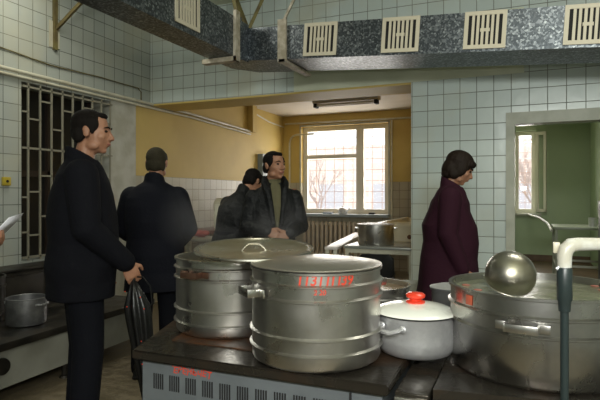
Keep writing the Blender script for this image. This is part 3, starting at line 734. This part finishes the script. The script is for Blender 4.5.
# radiator
rd = thing('radiator', 'ribbed cast-iron radiator under the yellow room window', 'radiator', (-3.7, YW - .17, .18))
for i in range(15): 
    MB().box((.05 + i * .085, 0, .36), (.06, .11, .62), bev=.025).build('rib', mat('radiator_paint', (.5, .42, .32), .45) if i == 0 else bpy.data.materials['radiator_paint'], rd)
MB().tube([(0, 0, .1), (1.3, 0, .1)], .02, 8).tube([(0, 0, .62), (1.3, 0, .62)], .02, 8).build('header_pipe', cream_paint, rd)
for x in (.1, 1.15): MB().bx(x - .02, x + .02, -.03, .17, -.18, .06).build('foot', cream_paint, rd)
pk = P(343, 9.2)
b = thing('teapot', 'small pale pot on the window sill of the yellow room', 'pot', (onY(343, 8.92)[0], 8.9, .98))
MB().lathe([(0, 0), (.07, 0), (.085, .04), (.08, .09), (.05, .12), (.015, .13), (.02, .15), (0, .155)], 24).build('body', alu, b)
MB().tube([(.08, 0, .05), (.13, 0, .1), (.14, 0, .11)], .01, 8).build('spout', alu, b)
for i, (px, w_) in enumerate(((372, .1), (328, .18))):
    tag(MB().box((onY(px, 8.9)[0], 8.9, .995), (w_, .1, .03), bev=.008).build('sill_tray', dark_m if i == 0 else mat('blue_tray', (.1, .13, .16), .4)),
        ['small black tray at the right end of the window sill', 'blue-grey tray at the left part of the window sill'][i], 'tray')
# left side machines
cn = table('brown_counter', 'brown-topped counter along the left wall of the yellow room', (XL + .05, 5.75, 0), 0, .62, 1.5, .86, mat('brown_counter_top', (.16, .07, .05), .4), cream_paint, .05, shelf=.4)
mg = thing('mixer_machine', 'round-faced kitchen machine on the brown counter at the left wall', 'kitchen machine', (XL + .32, 6.3, .86))
MB().box((0, 0, .1), (.2, .25, .2), bev=.02).build('pedestal', cream_paint, mg)
MB().tube([(-.1, 0, .3), (.12, 0, .3)], .12, 28).build('motor_drum', cream_paint, mg)
MB().tube([(0.12, 0, .3), (.135, -.0, .3)], [.1, .08], 24).build('face_ring', steel_br, mg)
MB().tube([(.03, -.1, .32), (.03, .28, .33)], .035, 14).build('drive_shaft', alu_dark, mg)
MB().lathe([(0, 0), (.05, 0), (.07, .1), (.0, .1)], 20).build('hopper', alu_dark, mg, (.03, .28, .35))
pp = P(219, 5.6)
tag(MB().bx(pp.x - .035, pp.x + .035, pp.y - .035, pp.y + .035, 0, 1.22, .006).build('white_post', cream_paint), 'white square post standing left of the bending man', 'post')
pm = P(203, 5.35)
tb3 = table('prep_table', 'greyish preparation table behind the steaming pots at the left', (pm.x - .35, pm.y - .1, 0), 0, .56, .34, .88, mat('grey_prep_top', (.25, .23, .18), .35), cream_paint)
pr = P(197, 5.45)
b = MB()
for k_ in range(7): b.ell((pr.x + random.uniform(-.1, .1), pr.y + random.uniform(-.05, .06), .90 + random.uniform(0, .03)), (.06, .035, .03))
tag(b.blob('raw_meat', mat('raw_meat', (.4, .07, .05), .35), vox=.008), 'pile of raw red meat on the preparation table left of the pots', 'meat')

# ------------------------------------------------------------------ green room
gt = table('long_table', 'long grey table with pipe legs against the green wall', (onY(553, 8.5)[0], 8.2, 0), 0, .76, .8, .87, mat('grey_green_table', (.3, .33, .26), .35), mat('grey_green_leg', (.3, .32, .25), .45), .04, lr_=.016)
MB().bx(.03, .73, .02, .04, .3, .33).bx(.03, .73, .76, .78, .3, .33).bx(.02, .045, .03, .77, .3, .33).build('stretcher', white_paint, gt)
pz = P(595, 8.15)
c_ = thing('metal_mug', 'small metal mug on the long table of the green room', 'mug', (onY(593, 8.35)[0], 8.38, .87))
MB().lathe([(0, 0), (.05, 0), (.055, .13), (.05, .13), (.046, .01), (0, .01)], 20).build('cup', alu, c_)
MB().tube([(.05, 0, .03), (.085, 0, .05), (.085, 0, .09), (.053, 0, .11)], .006, 8).build('handle', alu, c_)
tag(MB().tube([(.1, YG - .05, .93), (.3, 10.6, .9), (onY(548, 9.2)[0], 9.2, .86), (onY(553, 8.25)[0] - .01, 8.4, .8)], .02, 8).build('hose', white_paint), 'white hose hanging from the green room window to the long table', 'hose')
tag(MB().bx(.88, 1.2, 7.2, 7.5, .0, 1.25, .01).build('dark_cupboard', iron_dark), 'dark cupboard edge at the right border behind the doorway', 'cupboard')
# ------------------------------------------------------------------ people
V = Vector
def hand(b, wrist, d, nrm, side, curl=.5, s=1.0, thumb_in=.6):
    "palm and five unequal bent fingers; side=+1 puts the thumb on the +a side"
    d = d.normalized(); nrm = (nrm - d * nrm.dot(d)).normalized(); a = d.cross(nrm) * side
    w = wrist
    b.loft([(w, a * .026 * s, nrm * .019 * s), (w + d * .03 * s, a * .034 * s, nrm * .016 * s), (w + d * .065 * s, a * .042 * s, nrm * .014 * s), (w + d * .092 * s, a * .04 * s, nrm * .011 * s)], 14, 2.4)
    L = (.072, .08, .075, .06)
    for i in range(4):
        off = (.03 - i * .02) * s
        p = w + d * .085 * s + a * off; ang = curl * .6; r0 = .0092 * s
        for k, fr_ in enumerate((.45, .32, .25)):
            dd = d * math.cos(ang) + nrm * math.sin(ang); q = p + dd * L[i] * s * fr_
            b.cap(p, q, r0, r0 * .92, 8); p = q; r0 *= .92; ang += curl * 1.1
    t0 = w + d * .03 * s + a * .03 * s; dt = (d * .7 + a * .75 + nrm * thumb_in * .4).normalized()
    t1 = t0 + dt * .038 * s; dt2 = (d * .95 + a * .1 + nrm * thumb_in).normalized(); t2 = t1 + dt2 * .03 * s
    b.cap(t0, t1, .0125 * s, .0105 * s, 8); b.cap(t1, t2, .0105 * s, .009 * s, 8)

def R3(yaw, pitch, roll=0): return Matrix.Rotation(yaw, 3, 'Z') @ Matrix.Rotation(pitch, 3, 'X') @ Matrix.Rotation(roll, 3, 'Y')

def head(b, c, M, s=1.0, female=False, nose=1.0):
    def q(x, y, z): return c + M @ V((x * s, y * s, z * s))
    def e(x, y, z, rx, ry, rz): b.ell(q(x, y, z), (rx * s, ry * s, rz * s), M)
    e(0, -.012, .035, .073, .094, .083); e(0, .03, -.02, .062, .066, .085); e(0, .025, -.07, .05, .055, .045)
    e(0, .062, -.098, .022, .02, .018); e(0, .048, -.075, .036, .035, .032)
    for sx in (-1, 1):
        e(sx * .038, .055, -.025, .024, .028, .026); e(sx * .075, -.008, -.008, .008, .02, .03); e(sx * .079, -.014, .004, .008, .016, .02)
        e(sx * .048, .02, -.075, .018, .035, .025)
        b.cap(q(sx * .012, .088, .022), q(sx * .045, .07, .022), .009 * s, .008 * s, 8)
        e(sx * .013, .1, -.036, .009, .01, .008)
    b.cap(q(0, .084, .012), q(0, .084 + .028 * nose, -.032), .0085 * s, .0125 * s, 10)
    e(0, .086, -.058, .024, .014, .008); e(0, .083, -.07, .02, .014, .0075)

def face_bits(root, c, M, s=1.0, brow=hair_d):
    def q(x, y, z): return c + M @ V((x * s, y * s, z * s))
    for sx in (-1, 1):
        MB().ell(q(sx * .031, .081, .004), (.013 * s, .009 * s, .008 * s), M).build('eye', eye_m, root)
        MB().tube([q(sx * .014, .097, .02), q(sx * .03, .094, .028), q(sx * .052, .074, .02)], [.003 * s, .0045 * s, .002 * s], 6).build('eyebrow', brow, root)
    MB().ell(q(0, .093, -.0635), (.024 * s, .0085 * s, .006 * s), M).build('lips', lip_m, root)

def hair_short(root, c, M, m, s=1.0, vol=1.0):
    def q(x, y, z): return c + M @ V((x * s, y * s, z * s))
    b = MB()
    def e(x, y, z, rx, ry, rz): b.ell(q(x, y, z), (rx * s * vol, ry * s * vol, rz * s * vol), M)
    e(0, -.022, .041, .078, .092, .08); e(0, -.055, .0, .066, .054, .07)
    e(0, .04, .085, .045, .036, .02)
    for sx in (-1, 1): e(sx * .062, .005, .035, .018, .045, .045); e(sx * .067, .02, .01, .009, .012, .03); e(sx * .055, -.05, -.02, .02, .03, .045)
    return b.blob('hair', m, root, .005, 3)

def rot_of(d):  # side, forward and up axes for a limb going along d
    return d

def limb(b, pts, rad, flat=1.0, seg=16):
    "tapered limb through joints with rounded bends"
    pts = [V(p) for p in pts]; P2 = [pts[0]]; R2 = [rad[0]]
    for i in range(1, len(pts)):
        for t in (.25, .5, .75, 1): P2.append(pts[i - 1].lerp(pts[i], t)); R2.append(rad[i - 1] + (rad[i] - rad[i - 1]) * t)
    b.tube(P2, R2, seg)
    for p, r in zip(pts, rad): b.ell(p, r * .99, u=seg, v=10)

def person(lab, loc, rz, J, H=1.75, sw=.19, hd=(0, 0, 0), coat=None, trousers=None, hair=None, female=False, shirt=None,
           hem=.55, hemr=(.22, .17), bulk=1.0, collar=True, vox=.0075, hands=None, puffy=False, coat_name='coat', arms=None, belly=1.0, nose=1.0, brow=hair_d, shoes=True):
    "J: joint overrides in a local frame that faces +Y"
    root = thing('person', lab, 'person', loc, rz)
    k = H / 1.75
    D = dict(pel=V((0, 0, .93)), chest=V((0, .0, 1.28)), neck=V((0, -.01, 1.47)), head=V((0, .02, 1.625)),
             shL=V((-sw, 0, 1.42)), elL=V((-sw - .05, -.03, 1.14)), wrL=V((-sw - .05, .06, .88)),
             shR=V((sw, 0, 1.42)), elR=V((sw + .05, -.03, 1.14)), wrR=V((sw + .05, .06, .88)),
             hipL=V((-.09, 0, .9)), knL=V((-.1, .02, .49)), anL=V((-.11, -.01, .09)),
             hipR=V((.09, 0, .9)), knR=V((.1, .02, .49)), anR=V((.11, -.01, .09)))
    for a_, b_ in J.items(): D[a_] = V(b_)
    D = {a_: v * k for a_, v in D.items()}
    M = R3(*hd)
    # body
    b = MB(); head(b, D['head'], M, k * .98, female, nose)
    b.cap(D['neck'] + V((0, -.01, -.06)) * k, D['head'] + M @ V((0, -.02, -.07)) * k, .055 * k, .05 * k, 14)
    up = (D['neck'] - D['pel']).normalized(); sx = (D['shR'] - D['shL']).normalized(); fy = up.cross(sx)
    if fy.dot(M @ V((0, 1, 0))) < 0 and False: fy = -fy
    fy = sx.cross(up) * -1; fy = up.cross(sx)
    def ring(t, rx, ry, off=0):
        c = D['pel'].lerp(D['chest'], t) if t <= 1 else D['chest'].lerp(D['neck'], t - 1)
        return (c + fy * off, sx * rx * k, fy * ry * k)
    b.loft([ring(-.1, .13, .1), ring(.2, .15, .1), ring(.6, .13, .095), ring(1.1, .16, .11), ring(1.6, .14, .09), ring(1.9, .06, .06)], 20)
    for s_ in 'LR':
        limb(b, [D['sh' + s_], D['el' + s_], D['wr' + s_]], [.045 * k, .036 * k, .024 * k], seg=12)
        limb(b, [D['hip' + s_], D['kn' + s_], D['an' + s_]], [.075 * k, .05 * k, .035 * k], seg=12)
        dirf = (D['wr' + s_] - D['el' + s_]).normalized()
        hs = (hands or {}).get(s_, {})
        hd_ = V(hs.get('d', dirf)); nn = V(hs.get('n', (-1 if s_ == 'R' else 1, 0, 0)))
        side = hs.get('side', 1 if s_ == 'R' else -1)
        hand(b, D['wr' + s_] + dirf * .005, hd_, nn, side, hs.get('curl', .45), k * (.9 if female else 1))
        an = D['an' + s_]; b.cap(an + V((0, -.02, -.045)) * k, an + V((0, .13, -.055)) * k, .035 * k, .028 * k, 10)
    b.blob('body', skin, root, .0055, 3)
    face_bits(root, D['head'], M, k * .98, brow)
    if shoes:
        for s_ in 'LR':
            an = D['an' + s_]; b = MB(); b.cap(an + V((0, -.04, -.05)) * k, an + V((0, .16, -.058)) * k, .044 * k, .036 * k, 12)
            b.ell(an + V((0, -.02, -.0)) * k, (.048 * k, .055 * k, .06 * k)); b.bx(an.x - .042 * k, an.x + .042 * k, an.y - .085 * k, an.y + .19 * k, 0, .03 * k, .01)
            b.blob('shoe', leather_m, root, .008, 3)
    # trousers
    b = MB()
    b.loft([(D['pel'] + V((0, 0, .12)) * k, V((.16, 0, 0)) * k, V((0, .12, 0)) * k), (D['pel'] - V((0, 0, .08)) * k, V((.17, 0, 0)) * k, V((0, .125, 0)) * k)], 20)
    for s_ in 'LR':
        limb(b, [D['hip' + s_], D['kn' + s_], D['an' + s_] + V((0, .0, -.02))], [.1 * k, .078 * k, .068 * k], seg=16)
    b.blob('trousers', trousers or trouser_m, root, .01, 3)
    # coat
    b = MB(); B = bulk
    rings = []
    hemz = hem * k
    pc = D['pel']
    fy0 = V((0, 1, 0)); sx0 = V((1, 0, 0))
    if hemz < pc.z:
        rings.append((V((pc.x, pc.y - .005, hemz)), sx0 * hemr[0] * k, fy0 * hemr[1] * k))
        rings.append((V((pc.x, pc.y, (hemz + pc.z) / 2)), sx0 * (hemr[0] * .5 + .1) * k, fy0 * (hemr[1] * .5 + .075 * belly) * k))
    rings += [ring(0, .195 * B, .15 * B * belly), ring(.35, .185 * B, .145 * B * belly, .01 * belly), ring(.7, .19 * B, .145 * B * belly), ring(1.05, .195 * B, .145 * B), ring(1.4, .185 * B, .13 * B), ring(1.62, .162 * B, .115 * B)]
    ns = D['neck']
    rings += [(ns.lerp(D['chest'], .17), sx * .125 * k * B, fy * .098 * k * B), (ns.lerp(D['chest'], -.02), sx * .082 * k, fy * .08 * k)]
    seedp = random.random() * 10
    def wv(ri, a):
        t = noise.noise(V((math.cos(a) * 1.5, math.sin(a) * 1.5, ri * .9 + seedp))) * .05
        return t + (.02 * math.sin(a * 7 + ri) if ri < 2 else 0)
    b.loft(rings, 48, 2.3, wv)
    for s_ in 'LR':
        sh, el, wr = D['sh' + s_], D['el' + s_], D['wr' + s_]
        ra = [.078 * k * B, .066 * k * B, .05 * k * B]
        b.cap(ns - up * .055 * k, sh + V((0, 0, -.035)), .062 * k, .07 * k * B, 16)
        inner = sh.lerp(D['chest'] + (D['neck'] - D['chest']) * .4, .35)
        b.cap(inner + V((0, 0, -.035)), sh + V((0, 0, -.03)), .075 * k * B, .07 * k * B, 16)
        if False:
            for (p, q, r0, r1) in ((sh, el, ra[0], ra[1]), (el, wr, ra[1], ra[2])):
                for i in range(5):
                    t = i / 4.5; b.ell(p.lerp(q, t), (r0 + (r1 - r0) * t) * (1.08), u=14, v=9)
                b.tube([p, q], [r0 * .93, r1 * .93], 14)
        else: limb(b, [sh + V((0, 0, -.03)), el, wr], ra)
    if puffy:
        pass
    if collar:
        n0, n1 = ns - up * .035 * k, ns + up * .048 * k
        b.loft([(n0, sx * .088 * k, fy * .088 * k), (n0.lerp(n1, .5) - fy * .006, sx * .08 * k, fy * .08 * k - up * .012), (n1 - fy * .012 * k, sx * .07 * k, fy * .068 * k - up * .034 * k)], 24)
        if shirt:
            for s2_ in (-1, 1):
                b.tube([n1 + sx * s2_ * .075 * k, ns + sx * s2_ * .085 * k + fy * .06 * k, ns + sx * s2_ * .07 * k + fy * .115 * k - up * .06 * k, D['chest'] + sx * s2_ * .05 * k + fy * .155 * k + up * .0, D['chest'] + sx * s2_ * .03 * k + fy * .165 * k - up * .15 * k], [.022, .03, .03, .024, .016], 10)
    c_ = b.blob(coat_name, coat, root, vox, 3)
    if shirt:
        b = MB(); c0 = ns + fy * .06 * k
        b.loft([(D['chest'] + fy * .14 * k - up * .17 * k, sx * .012 * k, fy * .03), (D['chest'] + fy * .135 * k, sx * .045 * k, fy * .035), (ns + fy * .075 * k - up * .07 * k, sx * .075 * k, fy * .05), (ns + fy * .01 * k + up * .02 * k, sx * .062 * k, fy * .06), (ns + fy * .012 * k + up * .035 * k, sx * .058 * k, fy * .058)], 20)
        b.blob('sweater', shirt, root, .006, 2)
    if hair == 'bob':
        def q(x, y, z): return D['head'] + M @ (V((x, y, z)) * k)
        b = MB()
        def e(x, y, z, rx, ry, rz): b.ell(q(x, y, z), (rx * k, ry * k, rz * k), M)
        e(0, -.015, .045, .094, .108, .09); e(0, -.055, -.02, .088, .07, .09); e(0, -.06, -.075, .07, .05, .04)
        for s2_ in (-1, 1):
            e(s2_ * .072, .005, -.0, .024, .05, .065); e(s2_ * .068, -.02, -.05, .026, .042, .045); e(s2_ * .05, .062, .055, .035, .026, .032); e(s2_ * .07, .03, .015, .014, .025, .04)
        e(0, .075, .06, .05, .03, .028)
        b.blob('hair', hair_w, root, .005, 3)
    elif hair: hair_short(root, D['head'], M, hair, k, 1.0)
    return root, D

CR = TH            # rotation that makes a figure's +X point to the picture's right
def face(deg): return TH + math.radians(deg)    # 0: faces away from the viewer, -90: faces right, 180: faces the viewer

# 1 tall man at the left, profile to the right
p1 = P(82, 2.8)
r1, D1 = person('tall dark-haired man in black coat standing in profile at the left with a folded umbrella', (p1.x, p1.y, 0), face(-62),
    {'head': (-.0, .05, 1.63), 'neck': (0, -.0, 1.475), 'shR': (.19, -.02, 1.42), 'elR': (.235, .0, 1.13), 'wrR': (.17, .19, .95),
     'elL': (-.24, -.03, 1.14), 'wrL': (-.2, .1, .9)}, H=1.785, sw=.19, hd=(math.radians(-22), math.radians(-3)), coat=coat_black, hair=hair_d, hem=.76, hemr=(.2, .165), bulk=1.08, belly=1.12,
    hands={'R': dict(d=(-.02, .45, -.9), n=(-1, 0, 0), curl=.75)}, nose=.9)
# umbrella in his right hand
hp_ = Matrix.Rotation(face(-62), 3, 'Z') @ (D1['wrR'] + V((-.01, .045, -.085))) + V((p1.x, p1.y, 0))
um = thing('folded_umbrella', 'black folded umbrella with red specks hanging from the tall man\'s hand', 'umbrella', (hp_.x, hp_.y, hp_.z))
lean = rt * .11
b = MB(); rings = []
for i in range(12):
    t = i / 11; c = V((0, 0, .0)) + lean * t * .9 + V((0, 0, -.02 - .72 * t)); r = .012 + .062 * (min(1, t * 5)) * (1 - t * .72) if t < .98 else .015
    rings.append((c, rt * r, fw * r * .8))
b.loft(rings, 56, 2, lambda ri, a: .16 * math.sin(7 * a + ri * .15))
b.build('canopy', leather_m, um, angle=80)
MB().tube([V((0, 0, .04)), V((0, 0, -.05))], .011, 12).build('grip', leather_m, um)
MB().tube([V((0, 0, 0)), rt * .05 + V((0, 0, .0)), rt * .09 + V((0, 0, -.05)), rt * .1 + V((0, 0, -.14)), rt * .06 + V((0, 0, -.2))], .004, 6).build('wrist_strap', leather_m, um)
b = MB()
for (x, z) in ((-.03, -.07), (.05, -.1), (.07, -.16), (-.02, -.15), (.055, -.33), (.06, -.45)): b.ell(rt * x + V((0, 0, z)) - fw * .045, .0035, u=8, v=6)
b.build('red_beads', red_pl, um)
MB().tube([lean * .9 + V((0, 0, -.73)), lean * 1.0 + V((0, 0, -.82))], [.006, .004], 8).build('ferrule', steel, um)

# 2 man from behind
p2 = P(155, 3.8)
person('broad man in a black coat seen from behind, left of the steaming pots', (p2.x, p2.y, 0), face(4),
    {'head': (.01, .02, 1.62), 'elL': (-.245, .02, 1.12), 'wrL': (-.15, .22, 1.0), 'elR': (.245, .02, 1.12), 'wrR': (.15, .22, 1.0), 'shL': (-.17, 0, 1.385), 'shR': (.17, 0, 1.385)},
    H=1.68, sw=.2, coat=coat_navy, hair=hair_g, hem=.66, hemr=(.235, .18), bulk=1.14, belly=1.05)
# 3 bending man
p3 = P(233, 4.66)
person('man in a black jacket bending over with his head lowered, behind the man facing us', (p3.x, p3.y, 0), face(-42),
    {'pel': (0, -.04, .9), 'chest': (0, .03, 1.19), 'neck': (0, .14, 1.35), 'head': (0, .25, 1.47), 'shL': (-.18, .09, 1.29), 'shR': (.18, .09, 1.29),
     'elR': (.22, .14, 1.05), 'wrR': (.15, .36, .98), 'elL': (-.22, .14, 1.05), 'wrL': (-.15, .36, .98),
     'hipL': (-.09, -.03, .88), 'hipR': (.09, -.03, .88)}, H=1.72, hd=(0, math.radians(-30)), coat=puffer_m, coat_name='jacket', hair=hair_d, hem=.8, bulk=.95, vox=.008)
# 4 man facing us
p4 = P(274, 4.08)
person('short-haired man in an open black padded jacket over an olive sweater, hands clasped, facing us', (p4.x, p4.y, 0), face(192),
    {'head': (.0, .03, 1.615), 'elR': (.225, .02, 1.12), 'wrR': (.095, .235, 1.1), 'elL': (-.225, .02, 1.12), 'wrL': (-.085, .25, 1.08), 'shL': (-.165, 0, 1.385), 'shR': (.165, 0, 1.385)},
    H=1.68, hd=(math.radians(30), math.radians(2), 0), coat=puffer_m, coat_name='jacket', hair=hair_d, hem=.78, hemr=(.22, .18), bulk=.93, puffy=True, shirt=shirt_m, vox=.008,
    hands={'R': dict(d=(-.7, .35, -.45), n=(-.3, -.9, -.2), curl=.7), 'L': dict(d=(.8, .2, -.4), n=(.2, -.9, -.3), curl=.7)})
# 5 woman in profile
p5 = P(449, 3.7)
person('dark-haired woman in a burgundy coat standing in profile, looking down at the pots', (p5.x, p5.y, 0), face(-103),
    {'head': (0, .075, 1.60), 'neck': (0, .02, 1.46), 'chest': (0, .0, 1.27), 'elR': (.21, -.02, 1.12), 'wrR': (.19, .08, .87), 'elL': (-.21, -.0, 1.13), 'wrL': (-.16, .1, .9)},
    H=1.65, sw=.165, hd=(math.radians(0), math.radians(-24)), coat=burg, hair='bob', female=True, hem=.5, hemr=(.25, .26), bulk=1.06, belly=1.32, trousers=coat_black, nose=.9)
# 6 person at the left edge with papers
p6 = P(-118, 1.75)
hw = P(-3, 1.6, 1.15)
Mi = Matrix.Rotation(-face(-85), 3, 'Z')
wl = Mi @ (hw - V((p6.x, p6.y, 0))); 
k6 = 1.7 / 1.75
w_ = (wl + V((0, -.11, -.02))) / k6
person('person mostly beyond the left edge, holding up white papers in a dark sleeve', (p6.x, p6.y, 0), face(-85),
    {'wrR': tuple(w_), 'elR': (w_.x + .03, w_.y - .22, w_.z - .1), 'elL': (-.22, 0, 1.13), 'wrL': (-.2, .18, 1.0)},
    H=1.7, coat=coat_black, hair=hair_d, hem=.75, bulk=1.0, hands={'R': dict(d=(0, .9, .25), n=(0, -.2, 1), curl=.5)})
b = MB()
c0 = P(-2, 1.6, 1.205); q = [c0 + rt * .055 + V((0, 0, .052)), c0 - rt * .02 + V((0, 0, -.028)), c0 - rt * .16 + V((0, 0, -.06)), c0 - rt * .1 + V((0, 0, .05))]
pc_ = thing('paper_sheets', 'white sheets of paper held up at the left edge of the picture', 'papers', c0)
for i in range(3):
    o_ = V((0, 0, -.006 * i)) + rt * (-.004 * i)
    n_ = 8; bb = MB(); g1 = []
    tip = rt * .05 + V((0, 0, .05)); root_ = -rt * .12 + V((0, 0, -.07))
    wdt = (fw * .06 + V((0, 0, .008)))
    for k_ in range(n_ + 1):
        t = k_ / n_; pnt = root_.lerp(tip, t) + V((0, 0, -.02 * math.sin(PI * t))) + o_
        g1.append((pnt - wdt * (.5 + .02 * i), pnt + wdt * .9))
    for a_, c_ in zip(g1, g1[1:]): bb.quad(a_[0], c_[0], c_[1], a_[1])
    bmesh.ops.remove_doubles(bb.b, verts=bb.b.verts, dist=1e-5)
    so = bb.build('sheet', paper_m, pc_); md = so.modifiers.new('t', 'SOLIDIFY'); md.thickness = .0012

# ------------------------------------------------------------------ steam
sm_ = bpy.data.materials.new('steam_vapour'); sm_.use_nodes = True
n, l = nt(sm_); n.remove(n['Principled BSDF'])
vs = n.new('ShaderNodeVolumeScatter'); vs.inputs['Color'].default_value = (.95, .95, .93, 1); vs.inputs['Anisotropy'].default_value = .2
tc = n.new('ShaderNodeTexCoord'); nz = n.new('ShaderNodeTexNoise'); nz.inputs['Scale'].default_value = 5; nz.inputs['Detail'].default_value = 4; nz.inputs['Distortion'].default_value = .8
l.new(tc.outputs['Object'], nz.inputs['Vector'])
gr = n.new('ShaderNodeTexGradient'); gr.gradient_type = 'SPHERICAL'
mp = n.new('ShaderNodeMapping'); mp.inputs['Location'].default_value = (-1, -1, -1); mp.inputs['Scale'].default_value = (2, 2, 2)
l.new(tc.outputs['Generated'], mp.inputs[0]); l.new(mp.outputs[0], gr.inputs[0])
r = n.new('ShaderNodeMapRange'); r.inputs[1].default_value = .42; r.inputs[2].default_value = .75; r.inputs[3].default_value = 0; r.inputs[4].default_value = 3.2
l.new(nz.outputs[0], r.inputs[0]); ml = n.new('ShaderNodeMath'); ml.operation = 'MULTIPLY'
l.new(r.outputs[0], ml.inputs[0]); l.new(gr.outputs['Fac'], ml.inputs[1]); l.new(ml.outputs[0], vs.inputs['Density'])
l.new(vs.outputs[0], n['Material Output'].inputs['Volume'])
for lab, px, d, z, rr in (('thin steam rising from the open left stockpot', 205, 1.98, 1.24, (.2, .18, .17)), ('thin steam in front of the clasped hands of the man facing us', 285, 2.7, 1.16, (.26, .22, .17))):
    c = P(px, d, z); b = MB(); b.ell((0, 0, 0), rr, u=24, v=16)
    tag(b.build('steam', sm_, None, c), lab, 'steam', kind='stuff')
